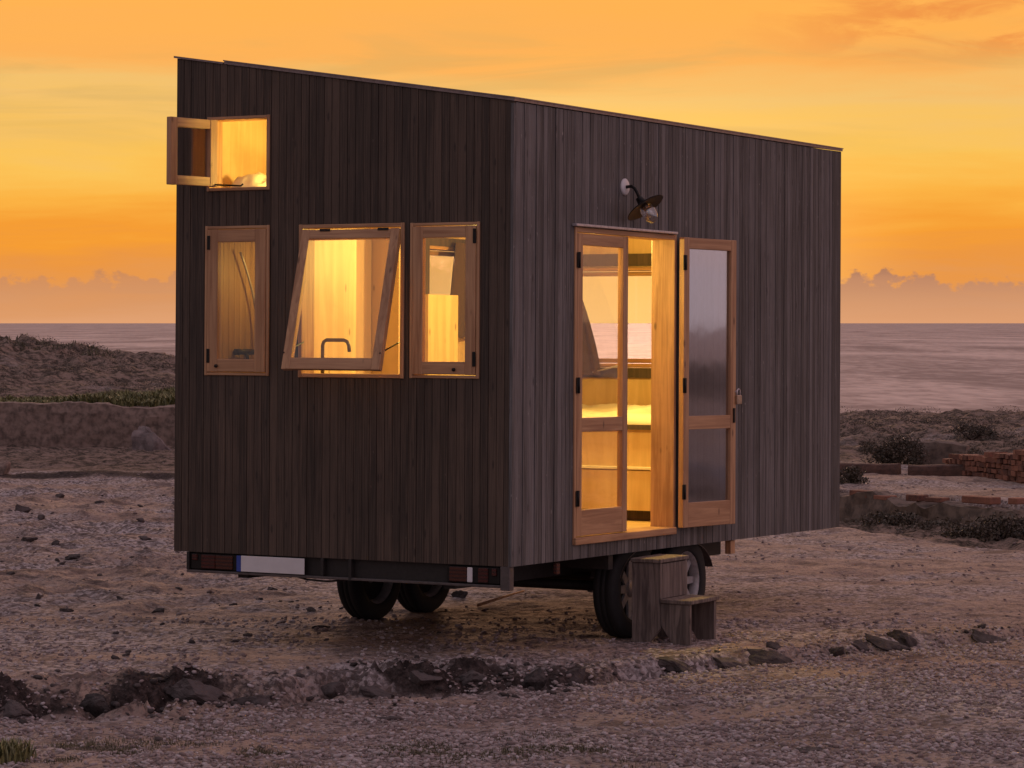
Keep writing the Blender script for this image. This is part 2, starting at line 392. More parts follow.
LX = [-30, -9, -4, -2.9, -1.2, .29, 1.17, 2.2, 3.29, 5, 8, 30]; LY = [13, 15.6, 16.15, 16.5, 17.2, 17.55, 18.2, 18.9, 19.8, 20.6, 22, 26]
def ledge_d(X, Y): return Y-np.interp(X, LX, LY)+fbm(X*1.3, Y*1.3, 3, 40)*.22
def crest_d(X, Y):
    return Y-np.interp(X, [-100, 2.2, 3.3, 4.66, 7, 100], [33, 30.6, 29.8, 26.7, 25, 25])
def height(X, Y):
    X = np.asarray(X, float); Y = np.asarray(Y, float)
    h_ = .04*fbm(X*.35, Y*.35, 3, 1)*sst(0, 3, np.abs(Y-20)+.0*X)
    near = np.exp(-((X+.5)**2/9+(Y-19.5)**2/7)); h_ = h_*(1-near)
    h_ = h_+.012*fbm(X*2.2, Y*2.2, 5, 11)
    # rugged ground left of the house
    rl = sst(-.5, -3, X)*sst(19, 22, Y)*sst(41, 36, Y)
    lump = np.maximum(0, ridged(X*1.1, Y*.9, 5, 21)-.28)
    h_ = h_+rl*(lump*.10+.035*ridged(X*3.5, Y*2.6, 5, 29)*sst(.0, .4, fbm(X*.5, Y*.8, 3, 28)+.15))
    h_ = h_+sst(1.5, 3, X)*sst(20, 24, Y)*.03*np.maximum(0, ridged(X*1.3, Y*.8, 5, 24)-.3)
    # ledge
    d = ledge_d(X, Y); amp = np.interp(X, [-30, -4, -1, 1, 2.5, 6, 30], [.16, .16, .13, .09, .06, .06, .1])
    h_ = h_-amp*sst(.06, -.14, d)
    wdt = np.interp(X, [-4, -1.2, .5, 2], [.55, .38, .25, .16])
    cr = np.exp(-(d/wdt)**2)*(.5+.5*sst(-.1, .25, fbm(X*.9, Y*.9, 3, 33)+.2))
    cr = cr*np.interp(X, [-.6, .3, 1.0, 1.4], [1, .8, .4, .25])
    rg = ridged(X*3.2+.5*fbm(X*4, Y*4, 3, 58), Y*2.6, 6, 51)
    h_ = h_+cr*(amp/.16)*(.21*rg*np.abs(rg)**.4-.03)-.05*np.exp(-((d+.10)/.07)**2)*(amp/.16)
    h_ = h_+.010*ridged(X*6, Y*5, 4, 57)
    # right: dip behind the gravel crest, then raised yard behind ruined wall
    cd = crest_d(X, Y); rr = sst(1.8, 3.2, X)
    wl = Y-np.interp(X, [3.0, 3.6, 5.2, 6.8, 9, 30], [33.0, 32.8, 30.5, 28.2, 26.9, 26.4])
    dip = rr*(sst(0, 1.6, cd))*(1-sst(.05, .3, wl))
    h_ = h_-.14*dip-.055*rr*sst(-5, 0, cd)*(1-sst(.0, .25, wl))
    h_ = h_+dip*.14*ridged(X*1.2, Y*1.2, 5, 61)
    h_ = h_+rr*sst(.05, .35, wl)*.2
    # rocky heath behind
    heath = sst(37, 41, Y)
    h_ = h_+heath*sst(0, 2.5, X)*(.24*ridged(X*.55, Y*.5, 6, 71)*sst(39, 46, Y)-.04)
    h_ = h_+sst(39, 43, Y)*.085*ridged(X*2.1, Y*1.5, 6, 75)*sst(.5, 2.5, np.abs(X))
    # left: banks, ground behind concrete wall, hill
    lf = sst(-3.2, -4.2, X)
    h_ = h_+lf*(.07*sst(38.6, 39.0, Y+.3*fbm(X, Y, 3, 5))+.05*sst(40.6, 41.0, Y+.3*fbm(X, Y, 3, 6)))
    h_ = h_+lf*.6*sst(45.1, 45.3, Y)
    hill = np.interp(X, [-60, -13, -10.5, -9.5, -8.4, -7.6, -6.9, -5, -3], [1.0, .95, .86, .73, .59, .47, .45, .3, .0])
    h_ = h_+sst(46.5, 60, Y)*sst(2, -3.5, X)*(hill+.34*ridged(X*.8, Y*.55, 7, 81)-.12)
    h_ = h_+sst(47, 50, Y)*lf*.13*ridged(X*.9, Y*.7, 5, 83)
    h_ = h_-.15*sst(48, 58, Y)*sst(0, 2.5, X)
    # shore
    h_ = h_-sst(60.5, 74, Y+1.2*fbm(X*.3, Y*0+1, 3, 9))*9
    h_ = h_+.5*fbm(X*.05, Y*.05, 3, 91)*sst(25, 60, np.hypot(X, Y*0))
    return h_
def crust_darkv(X, Y):
    d = ledge_d(X, Y); wdt = np.interp(X, [-4, -1.2, .5, 2], [.42, .26, .16, .10])
    a = np.exp(-((d+.03)/wdt)**2)*(.5+.5*sst(-.15, .25, fbm(X*.9, Y*.9, 3, 33)+.2))*.95*(.62+.5*ridged(X*3.2, Y*2.6, 4, 51))*np.interp(X, [-.6, .3, 1.0, 1.4], [1, .8, .35, .3])
    rl = sst(-.5, -3, X)*sst(19, 22, Y)*sst(41, 36, Y)
    a = np.maximum(a, rl*sst(.38, .75, ridged(X*1.1, Y*.9, 5, 21))*.42)
    a = np.maximum(a, np.exp(-(((X+.3)/2.6)**2+((Y-19.6)/1.6)**2))*.26)  # also darkens an ellipse of ground under the house
    lf = sst(-3.2, -4.2, X)
    a = np.maximum(a, lf*(np.exp(-((Y-38.8)/.35)**2)+np.exp(-((Y-40.8)/.35)**2))*.7)
    return a
def vegv(X, Y):
    rr = sst(1.8, 3.2, X)
    wl = Y-np.interp(X, [3.0, 3.6, 5.2, 6.8, 9, 30], [33.0, 32.8, 30.5, 28.2, 26.9, 26.4])
    a = rr*sst(.2, .9, crest_d(X, Y))*(1-sst(.0, .2, wl))*.85
    a = np.maximum(a, sst(37.5, 41, Y)*(.78+.4*np.clip(fbm(X*.3, Y*.3, 4, 72), -1, 1)+.25*sst(54, 60, Y)))
    fg = np.exp(-((Y-14.95)/.38)**2)*sst(-.1, .3, fbm(X*1.4, Y*1.4, 3, 99)+.1)*sst(1.8, .2, X)
    a = np.maximum(a, fg*.75)
    a = np.maximum(a, sst(-3.2, -4.2, X)*np.exp(-((Y-40)/1.4)**2)*.3)
    return a

def axisgrid(segs):
    out = [segs[0][0]]
    for a, b_, st_ in segs:
        n = max(1, int(round(abs(b_-a)/st_))); out += list(np.linspace(a, b_, n+1)[1:])
    return np.array(out)
gx = axisgrid([(-700, -100, 60), (-100, -30, 5), (-30, -12, .6), (-12, -6, .09), (-6, -3.2, .045), (-3.2, 3.6, .026), (3.6, 7, .045), (7, 12, .09), (12, 30, .6), (30, 100, 5), (100, 700, 60)])
gy = axisgrid([(-700, -60, 60), (-60, 0, 4), (0, 12, .3), (12, 21, .028), (21, 31, .05), (31, 46, .09), (46, 76, .14), (76, 80, 1)])
XX, YY = np.meshgrid(gx, gy); ZZ = height(XX, YY)
nx, ny = len(gx), len(gy)
me = bpy.data.meshes.new('ground')
me.vertices.add(nx*ny); me.vertices.foreach_set('co', np.stack([XX, YY, ZZ], -1).astype(np.float32).ravel())
idx = np.arange(nx*ny).reshape(ny, nx)
q = np.stack([idx[:-1, :-1], idx[:-1, 1:], idx[1:, 1:], idx[1:, :-1]], -1).reshape(-1, 4)
me.loops.add(q.size); me.loops.foreach_set('vertex_index', q.ravel().astype(np.int32))
me.polygons.add(len(q)); me.polygons.foreach_set('loop_start', np.arange(0, q.size, 4, dtype=np.int32))
me.polygons.foreach_set('loop_total', np.full(len(q), 4, dtype=np.int32))
me.update(); me.polygons.foreach_set('use_smooth', np.ones(len(q), bool))
for nm, fn in (('crust_dark', crust_darkv), ('veg', vegv)):
    a = me.attributes.new(nm, 'FLOAT', 'POINT'); a.data.foreach_set('value', fn(XX, YY).astype(np.float32).ravel())
me.materials.append(M['ground'])
go = bpy.data.objects.new('ground', me); C.objects.link(go); tag(go, kind='structure')
H = lambda x, y: float(height(np.array([x]), np.array([y]))[0])

# sea
s_ = MB(); R_ = 60000
s_.add([(-R_, 62, -4), (R_, 62, -4), (R_, R_, -4), (-R_, R_, -4)], [(0, 1, 2, 3)])
tag(s_.build('sea', M['sea']), kind='structure')

# pebbles (stuff)
def pebbles(name, n, ymin, ymax, smin, smax, seed, fn=None, label='', cat='', bias=1.0, tlo=0., thi=1., mat='pebble'):
    r = np.random.RandomState(seed)
    Y = ymin+(ymax-ymin)*r.rand(n)**bias; X = (r.rand(n)*2-1)*(.19*Y+.4)
    if fn is not None:
        k = fn(X, Y, r); X, Y = X[k], Y[k]
    n = len(X)
    ph = (1+5**.5)/2
    base = np.array([(-1, ph, 0), (1, ph, 0), (-1, -ph, 0), (1, -ph, 0), (0, -1, ph), (0, 1, ph), (0, -1, -ph), (0, 1, -ph), (ph, 0, -1), (ph, 0, 1), (-ph, 0, -1), (-ph, 0, 1)])/1.9
    fcs = np.array([(0, 11, 5), (0, 5, 1), (0, 1, 7), (0, 7, 10), (0, 10, 11), (1, 5, 9), (5, 11, 4), (11, 10, 2), (10, 7, 6), (7, 1, 8), (3, 9, 4), (3, 4, 2), (3, 2, 6), (3, 6, 8), (3, 8, 9), (4, 9, 5), (2, 4, 11), (6, 2, 10), (8, 6, 7), (9, 8, 1)])
    s = smin+(smax-smin)*r.rand(n)**2.6
    v = base[None]*(1+.35*(r.rand(n, 12, 1)-.5))
    v = v*np.stack([.8+.6*r.rand(n), .8+.6*r.rand(n), .45+.4*r.rand(n)], -1)[:, None]*s[:, None, None]
    a = r.rand(n)*6.28; ca, sa = np.cos(a)[:, None], np.sin(a)[:, None]
    tl = (r.rand(n)-.5)[:, None]*.8
    x = v[..., 0]*ca-v[..., 1]*sa; y = v[..., 0]*sa+v[..., 1]*ca; z = v[..., 2]+x*tl
    zb = height(X, Y)
    P = np.stack([x+X[:, None], y+Y[:, None], z+zb[:, None]+s[:, None]*.22], -1).reshape(-1, 3)
    Fc = (fcs[None]+12*np.arange(n)[:, None, None]).reshape(-1, 3)
    me = bpy.data.meshes.new(name); me.vertices.add(len(P)); me.vertices.foreach_set('co', P.astype(np.float32).ravel())
    me.loops.add(Fc.size); me.loops.foreach_set('vertex_index', Fc.ravel().astype(np.int32))
    me.polygons.add(len(Fc)); me.polygons.foreach_set('loop_start', np.arange(0, Fc.size, 3, dtype=np.int32)); me.polygons.foreach_set('loop_total', np.full(len(Fc), 3, dtype=np.int32))
    me.update()
    at = me.attributes.new('tone', 'FLOAT', 'FACE'); at.data.foreach_set('value', np.repeat(tlo+(thi-tlo)*r.rand(n), 20).astype(np.float32))
    me.materials.append(M[mat]); o = bpy.data.objects.new(name, me); C.objects.link(o)
    return tag(o, label, cat, kind='stuff')
def fgmask(X, Y, r):
    d = ledge_d(X, Y); p_ = sst(.3, -.3, d)*.9+.18
    return r.rand(len(X)) < p_*(.15+1.1*sst(-.35, .35, fbm(X*1.1, Y*1.6, 4, 77)))
pebbles('gravel', 130000, 12.6, 20.5, .003, .019, 5, fgmask, 'pale loose gravel of small stones covering the foreground below the broken ledge', 'gravel', 1.3, .15, 1.)
def midmask(X, Y, r):
    return r.rand(len(X)) < .15+.85*sst(0, .35, fbm(X*.5, Y*.8, 4, 66))
pebbles('loose_stones', 9000, 18, 42, .004, .020, 8, midmask, 'brown loose stones thinly strewn over the bare ground around the house', 'loose stones', 1.0, 0., .62)

def rubmask(X, Y, r):
    d = ledge_d(X, Y); wdt = np.interp(X, [-4, -1.2, .5, 2], [.5, .34, .22, .15])
    a = np.exp(-((d+.05)/wdt)**2)*(.25+.75*sst(-.1, .3, fbm(X*.9, Y*.9, 3, 33)+.2))
    a = np.maximum(a, .05*sst(0, .35, fbm(X*.7, Y*1.1, 4, 67))*sst(1.5, -2, X))
    a = a*np.interp(X, [-.6, .3, 1.0, 1.4], [1, .8, .35, .3])
    return r.rand(len(X)) < a
pebbles('rubble', 52000, 13.5, 36, .005, .030, 9, rubmask, 'dark crumbled rubble lying along the broken ledge and the rough ground', 'rubble', 1.5, 0., .5, 'rock')

# rocks
def rock(name, loc, size, seed, mat='rock', sub=4, flat=.6, rz=0., tilt=0.):
    import bmesh
    bm = bmesh.new(); bmesh.ops.create_icosphere(bm, subdivisions=sub, radius=1)
    r = random.Random(seed); planes = []
    for i in range(11):
        d = Vector((r.gauss(0, 1), r.gauss(0, 1), r.gauss(0, 1)+.3)).normalized(); planes.append((d, .28+.38*r.random()))
    V = np.array([v.co[:] for v in bm.verts]); 
    for d, k in planes:
        dn = V@np.array(d[:]); ex = np.maximum(0, dn-k); V = V-ex[:, None]*np.array(d[:])[None]*.92
    nz = fbm(V[:, 0]*2.2+seed, V[:, 1]*2.2+V[:, 2]*1.7, 4, seed % 50)
    nz2 = ridged(V[:, 0]*3.1+seed*.37, V[:, 1]*3.1-V[:, 2]*2.3, 4, (seed+7) % 50)
    V = V*(1+(.20*nz+.07*nz2)*(0.6 if mat == 'boulder' else 1))[:, None]
    V = V*np.array([size[0], size[1], size[2]])
    mt = Matrix.Rotation(rz, 3, 'Z') @ Matrix.Rotation(tilt, 3, 'Y')
    mb = MB(); mb.cur = r.random()
    mb.add([mt@Vector(v) for v in V], [tuple(v.index for v in f.verts) for f in bm.faces]); bm.free()
    o = mb.build(name, M[mat]); o.location = loc; return o
def rock_px(px, py, wpx, hpx, seed, label, flat=1., rz=None, tilt=0., name='rock', cat='rock', mat='rock', group=None, Yb=None):
    # base pixel -> point on ground
    Y = 13.0
    ys = np.arange(13, 50, .04); k_ = (px-512)/F; hh_ = height(k_*ys, ys); Y = float(ys[np.argmax(ZC-(py-HOR)/F*ys <= hh_)]); p = W(px, py, Y)
    sc = Y/F; sx = wpx*sc/2*1.15; sz = hpx*sc*.85
    o = rock(name, (p.x, p.y, H(p.x, p.y)+sz*(-.10 if name == 'rock' else .15)), (sx*1.1, max(sx*.7, sz), sz), seed, mat, 4 if wpx > 14 else 2, flat, rz if rz is not None else .3*math.sin(seed), tilt)
    return tag(o, label, cat, group)
led = 'rocks sticking up from the broken ledge'
for i, (px, py, wp, hp, lb) in enumerate([
    (12, 712, 34, 16, 'dark brown rock at the far left end of the broken ledge'),
    (95, 706, 52, 30, 'large rounded dark rock left of the biggest ledge rock'),
    (192, 700, 62, 26, 'low wide dark rock between the rounded rock and the biggest ledge rock'),
    (252, 704, 78, 34, 'biggest dark rock of the ledge, below the white number plate'),
    (330, 694, 44, 20, 'dark rock on the ledge below the far left wheel'),
    (372, 697, 36, 12, 'thin flat rock on the ledge right of the rock below the left wheel'),
    (420, 690, 42, 18, 'dark rock in the ledge directly below the two distant wheels'),
    (470, 684, 34, 16, 'small dark rock on the ledge below the right tail light'),
    (532, 684, 34, 20, 'upright dark rock on the ledge below the house corner'),
    (575, 682, 30, 16, 'dark rock on the ledge just right of the upright one'),
    (668, 662, 44, 12, 'flat dark rock lying directly in front of the wooden steps'),
    (722, 662, 40, 10, 'thin dark slab in front and to the right of the wooden steps'),
    (762, 664, 56, 20, 'large pointed slab of rock right of the wooden steps'),
    (776, 648, 22, 9, 'small dark rock behind the large pointed slab'),
    (835, 654, 38, 17, 'pale topped triangular rock midway along the right ledge'),
    (858, 648, 26, 11, 'low dark rock beside the pale topped triangular rock'),
    (885, 646, 40, 13, 'long dark leaning slab in the right ledge'),
    (906, 642, 32, 17, 'pointed grey rock touching the long leaning slab'),
    (980, 638, 46, 18, 'rightmost rock of the ledge, dark and wedge shaped'),
    (402, 718+60, 1, 1, '')][:-1]):
    rock_px(px, py, wp, hp, 100+i, lb, group=led, tilt=(.25 if i >= 10 else 0))
rock_px(149, 451, 40, 36, 201, 'rounded grey boulder leaning at the foot of the concrete wall', name='boulder', cat='boulder', mat='boulder')
rock_px(393, 741-22, 26, 8, 203, 'flat dark stone lying in the gravel just below the ledge')
rock_px(810, 752, 26, 7, 204, 'flat dark stone alone in the gravel at the lower right')
for i, (px, py) in enumerate([(100, 577), (73, 559), (57, 545), (88, 566), (140, 522), (200, 525), (40, 520), (28, 542), (120, 600), (160, 612), (38, 600), (68, 612), (180, 590), (312, 612), (272, 590), (238, 642), (100, 503), (22, 512), (60, 497), (145, 540), (10, 575), (460, 598), (415, 600), (320, 628), (175, 504)]):
    rock_px(px, py, 9+(i*7) % 14, 4+(i*3) % 4, 300+i, 'small dark stone lying on the bare brown ground left of and under the house', name='stone', cat='stone', group='small dark stones on the bare ground')
# ruined stone block at the left edge
o = rock_px(0, 474, 24, 20, 411, 'squared dark stone block at the left edge before the concrete wall', name='stone_block', cat='stone block', mat='concrete')

# ------------------------------------------------------------------ THE HOUSE ON WHEELS
house = empty('tiny_house', (-.006, 17.7, 0), (math.radians(-.65), 0, math.radians(-29.9)))
house.rotation_mode = 'XYZ'
# rotation must be Rz * Rx: XYZ euler applies x first, then z
tag(house, 'dark timber tiny house on wheels with lit windows and open glazed doors', 'tiny house')
WD, LN, ZB = 2.518, 4.93, .598
ztop = lambda x: 3.411-.1475*x
def split(breaks, a, b):
    bs = sorted({round(x, 5) for x in breaks if a < x < b} | {round(a, 5), round(b, 5)}); return list(zip(bs[:-1], bs[1:]))
def wallmesh(t0, t1, z0, ztf, openings, mp, d0, d1, pitch=None, gap=.005, jit=.0025, seed=1, mbs=None):
    """vertical boards (pitch) or a solid sheet; mp(t,d,z)->point, d = depth inwards"""
    r = random.Random(seed); mb = mbs or MB(); mb.bev = True
    edges = [t0]
    if pitch:
        while edges[-1] < t1-pitch*1.3: edges.append(edges[-1]+pitch*r.choice((.94, 1, 1, 1.04)))
    edges.append(t1)
    for a, b_ in zip(edges[:-1], edges[1:]):
        j = r.uniform(-jit, jit) if pitch else 0; tn = r.random(); mb.cur = tn
        ob = [e for o_ in openings for e in o_[:2]]
        for c, d_ in split(ob, a, b_):
            ca = c+(gap/2 if c == round(a, 5) and pitch else 0); cb = d_-(gap/2 if d_ == round(b_, 5) and pitch else 0)
            if cb-ca < .001: continue
            mid = (c+d_)/2; holes = sorted([(o_[2], o_[3]) for o_ in openings if o_[0] < mid < o_[1]])
            zz = z0; spans = []
            for h0, h1 in holes:
                if h0 > zz: spans.append((zz, h0))
                zz = h1
            spans.append((zz, None))
            for s0, s1 in spans:
                ta = ztf(ca) if s1 is None else s1; tb = ztf(cb) if s1 is None else s1
                P = [(ca, d0+j, s0), (cb, d0+j, s0), (cb, d1, s0), (ca, d1, s0), (ca, d0+j, ta), (cb, d0+j, tb), (cb, d1, tb), (ca, d1, ta)]
                mb.hexa([mp(*p) for p in P])
    return mb
OPG = [(-2.28, -1.782, 1.734, 2.692), (-1.555, -.773, 1.727, 2.690), (-.729, -.234, 1.730, 2.687), (-2.27, -1.785, 2.915, 3.393)]
OPS = [(.765, 2.175, .715, 2.684)]
OPF = [(-2.30, -.9, 1.78, 2.56)]
OPW = [(2.88, 3.75, 2.05, 2.675)]
mG = lambda t_, d, z: (t_, d, z)
mS = lambda t_, d, z: (-d, t_, z)
mF = lambda t_, d, z: (t_, LN-d, z)
mW = lambda t_, d, z: (-WD+d, t_, z)
walls = [('G', mG, -WD, 0, ztop, OPG, 'gable', 'dark brown board wall with four windows', (-WD+.024, -.024), (-WD+.13, -.13)),
         ('S', mS, .022, LN, lambda t_: ztop(0)-.003, OPS, 'side', 'grey board wall with the doorway', (.131, LN-.131), (.131, LN-.131)),
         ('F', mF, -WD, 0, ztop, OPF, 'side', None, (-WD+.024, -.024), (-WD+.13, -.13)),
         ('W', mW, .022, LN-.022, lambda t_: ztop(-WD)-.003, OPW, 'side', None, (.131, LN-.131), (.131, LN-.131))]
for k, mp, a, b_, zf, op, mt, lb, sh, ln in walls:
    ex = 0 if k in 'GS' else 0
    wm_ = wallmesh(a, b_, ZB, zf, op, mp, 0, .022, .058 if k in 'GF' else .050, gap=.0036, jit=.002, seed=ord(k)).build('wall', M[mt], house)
    if lb: wm_['label'] = lb
    zf2 = (lambda t_, zf=zf: zf(t_)-.012)
    wallmesh(sh[0], sh[1], ZB+.02, zf2, op, mp, .026, .125, seed=3).build('wall_core', M['darkwood'], wm_)
    wallmesh(ln[0], ln[1], ZB+.1, lambda t_, zf=zf: zf(t_)-.02, op, mp, .1255, .131, seed=3).build('lining', M['ply'], wm_)
# corner boards
cb = MB(); cb.box(-.02, .001, -.004, .0215, .598, 3.40); cb.build('corner_board', M['side'], house)
# roof
r_ = MB()
def slab(mb, x0, x1, y0, y1, za, zb):
    return mb.hexa([(x0, y0, ztop(x0)+za), (x1, y0, ztop(x1)+za), (x1, y1, ztop(x1)+za), (x0, y1, ztop(x0)+za), (x0, y0, ztop(x0)+zb), (x1, y0, ztop(x1)+zb), (x1, y1, ztop(x1)+zb), (x0, y1, ztop(x0)+zb)])
slab(r_, -2.14, .008, -.010, LN+.006, .003, .020); rf = r_.build('roof', M['roof'], house)
r2 = MB(); slab(r2, -2.145, .013, -.014, LN+.010, .0205, .028); r2.build('roof_sheet', M['roof'], rf)
r3 = MB(); slab(r3, -WD-.02, -2.15, -.010, LN+.01, .001, .014); r3.build('roof_flashing', M['roof'], rf)
r4 = MB(); slab(r4, -WD+.132, -.132, .132, LN-.132, -.06, -.022); r4.build('ceiling', M['ply'], rf)
fl = MB().box(-WD+.03, -.03, .03, LN-.03, .604, .725); fl.build('floor', M['ply'], house)

# windows ---------------------------------------------------------
def ringbox(mb, x0, x1, z0, z1, w, y0, y1, wb=None, wt=None):
    wb = wb or w; wt = wt or w
    mb.bevbox(x0, x0+w, y0, y1, z0, z1, .003); mb.bevbox(x1-w, x1, y0, y1, z0, z1, .003)
    mb.cur = 1.
    mb.bevbox(x0+w-.001, x1-w+.001, y0+.002, y1-.002, z0+.0015, z0+wb, .003); mb.bevbox(x0+w-.001, x1-w+.001, y0+.002, y1-.002, z1-wt, z1-.0015, .003)
def window(T, x0, x1, z0, z1, fw, sw, sashT=None, hinges=(), knob=None, depth=.135, pane='glass', proud=.012, sb=None, rng=None):
    f_ = MB(T); ringbox(f_, x0, x1, z0, z1, fw, -proud, depth); w_ = f_.build('window', M['pine'], house)
    ST = T@sashT if sashT else T
    a, b_, c, d = x0+fw+.003, x1-fw-.003, z0+fw+.003, z1-fw-.003
    if rng: a, b_ = rng
    if sw:
        s = MB(ST); ringbox(s, a, b_, c, d, sw, -proud-.005, -proud+.035, wb=sb); s.build('sash', M['pine'], w_)
        g = MB(ST); g.box(a+sw-.006, b_-sw+.006, -proud+.004, -proud+.008, c+(sb or sw)-.006, d-sw+.006); g.build('pane', M[pane], w_)
        hm = 1
        for hx, hz, horiz in hinges:
            h_ = MB(ST)
            if horiz: h_.bevbox(hx-.04, hx+.04, -proud-.010, -proud-.0055, hz-.008, hz+.008, .002)
            else: h_.bevbox(hx-.012, hx+.012, -proud-.010, -proud-.0055, hz-.045, hz+.045, .002)
            h_.build('hinge', M['black'], w_)
        if knob:
            h_ = MB(ST); h_.lathe([(0, -.012), (.010, -.012), (.012, -.004), (.012, 0), (0, 0)], (knob[0], -proud-.012, knob[1]), (0, 1, 0), 10); h_.build('knob', M['black'], w_)
    return w_
I4 = Matrix.Identity(4)
wn_ = window(I4, -2.28, -1.782, 1.734, 2.692, .020, .082, None, [(-2.245, 2.585, 0), (-2.245, 1.86, 0)], (-2.175, 1.795))
wn_['label'] = 'narrow closed window over the bathroom'
LG = (-1.555, -.773, 1.727, 2.690)
hz = LG[3]-.03
sashT = Matrix.Translation((0, -.03, hz)) @ Matrix.Rotation(math.radians(-14.5), 4, 'X') @ Matrix.Translation((0, .03, -hz))
wl_ = window(I4, *LG, .026, .062, sashT, [(-1.35, 2.655, 1), (-.92, 2.655, 1)], None, pane='glass', sb=.075)
wl_['label'] = 'large top hung window propped open'
for sx in (-1.52, -.81):
    a = Vector((sx, .0, 1.95)); b_ = sashT@Vector((sx, -.02, 1.86))
    MB().tube([a, b_], .005, 6).build('stay', M['black'], wl_)
ws_ = window(I4, -.729, -.234, 1.730, 2.687, .020, .072, None, [(-.262, 2.60, 0), (-.262, 1.85, 0)], (-.40, 1.785), sb=.080)
ws_['label'] = 'narrow closed window nearest the corner'
LO = (-2.27, -1.785, 2.915, 3.393)
hx = -2.212
caseT = Matrix.Translation((hx, -.03, 0)) @ Matrix.Rotation(math.radians(-104), 4, 'Z') @ Matrix.Translation((-hx, .03, 0))
wo_ = window(I4, *LO, .022, .060, caseT, [], None, rng=(-2.212, -1.822), pane='hazyglass')
wo_['label'] = 'small loft window with its casement swung open'
c0 = caseT@Vector((-2.17, -.02, 2.955)); MB().tube([c0, (-2.0, -.015, 2.945), (-1.98, -.02, 2.955)], .006, 8).build('stay', M['black'], wo_)
hk = MB(caseT); hk.tube([(-1.86, -.028, 3.16), (-1.86, -.028, 3.20)], .006, 6); hk.tube([(-1.89, -.03, 3.18), (-1.845, -.03, 3.18)], .005, 6); hk.build('catch', M['black'], wo_)
TF = Matrix.Translation((0, LN, 0)) @ Matrix.Rotation(math.pi, 4, 'Z')
wf_ = window(TF, .9, 2.30, 1.78, 2.56, .03, .035, None)
MB().box(-2.30, -.9, LN-.16, LN-.132, 1.70, 1.775).build('sill', M['darkwood'], wf_)
MB().box(-2.35, -.8, LN-.18, LN-.132, 2.565, 2.66).build('lintel', M['darkwood'], wf_)
MB().tube([(-2.0, LN-.2, 1.74), (-1.72, LN-.26, 1.80)], .007, 8).build('stay', M['zinc'], wf_)
TW = Matrix.Translation((-WD, 0, 0)) @ Matrix.Rotation(-math.pi/2, 4, 'Z')
ww_ = window(TW, -3.75, -2.88, 2.05, 2.675, .03, .035, None)
cs = MB(); X_ = -WD+.132
for (a, b_, c, d) in ((2.82, 2.885, 2.0, 2.73), (3.745, 3.81, 2.0, 2.73), (2.886, 3.744, 2.67, 2.731), (2.886, 3.744, 2.0, 2.055)): cs.box(X_, X_+.025, a, b_, c, d)
cs.build('casing', M['darkwood'], ww_)

# door ------------------------------------------------------------
TS = Matrix.Rotation(math.pi/2, 4, 'Z')   # local x -> y, local -y -> +x
D0, D1, DZ0, DZ1 = .765, 2.175, .715, 2.684
df = MB(TS); df.bevbox(D0, D0+.028, -.010, .165, DZ0, DZ1, .003); df.bevbox(D1-.028, D1, -.010, .165, DZ0, DZ1, .003)
df.cur = 1.; df.bevbox(D0+.028, D1-.028, -.008, .163, DZ1-.035, DZ1-.002, .003); dfo = df.build('door_frame', M['pine'], house)
th_ = MB(TS); th_.cur = 1.; th_.bevbox(D0-.003, D1-.01, -.026, .165, DZ0-.028, DZ0+.018, .004).build('threshold', M['pine'], dfo)
MB(TS).bevbox(D0-.03, D1-.03, -.036, .0, DZ1+.002, DZ1+.018, .003).build('drip_cap', M['zinc'], dfo)
def leaf_door(T, a, b_, z0, z1, pane, hside, label):
    d = MB(T); w_ = .066; y0, y1 = (-.012, .030) if hside == 'a' and label[0] == 'c' else (-.040, .002)
    d.bevbox(a, a+w_, y0, y1, z0, z1, .003); d.bevbox(b_-w_, b_, y0, y1, z0, z1, .003)
    d.cur = 1.
    d.bevbox(a+w_-.001, b_-w_+.001, y0+.002, y1-.002, z0+.001, z0+.165, .003)
    d.bevbox(a+w_-.001, b_-w_+.001, y0+.002, y1-.002, z0+.655, z0+.745, .003)
    d.bevbox(a+w_-.001, b_-w_+.001, y0+.002, y1-.002, z1-.075, z1-.001, .003)
    o = d.build('door', M['pine'], house); o['label'] = label
    for c, e in ((z0+.160, z0+.66), (z0+.74, z1-.070)):
        MB(T).box(a+w_-.005, b_-w_+.005, y0+.020, y0+.024, c, e).build('pane', M[pane], o)
    for hz_ in (z0+.24, z0+.95, z1-.17):
        hh = MB(T); x_ = a+.004 if hside == 'a' else b_-.004
        hh.bevbox(x_-.022, x_+.022, y0-.008, y0-.002, hz_-.05, hz_+.05, .002); hh.tube([(x_, y0-.008, hz_-.05), (x_, y0-.008, hz_+.05)], .008, 8)
        hh.build('hinge', M['black'], o)
    return o
L0 = leaf_door(TS, D0+.030, 1.475, .738, 2.645, 'glass', 'a', 'closed left door leaf')
hp = Vector((D1+.022, -.030))
# open leaf: built as if lying along the wall beyond the hinge, then swung 8 degrees outward
openT = TS @ Matrix.Translation((D1-.002, -.026, 0)) @ Matrix.Rotation(math.radians(-6.5), 4, 'Z') @ Matrix.Translation((0, -.005, 0))
L1 = leaf_door(openT, 0, .655, .728, 2.668, 'skyglass', 'a', 'right door leaf folded back against the wall')
MB(openT).bevbox(.615, .635, -.050, -.0405, 1.42, 1.52, .002).build('lock_plate', M['black'], L1)
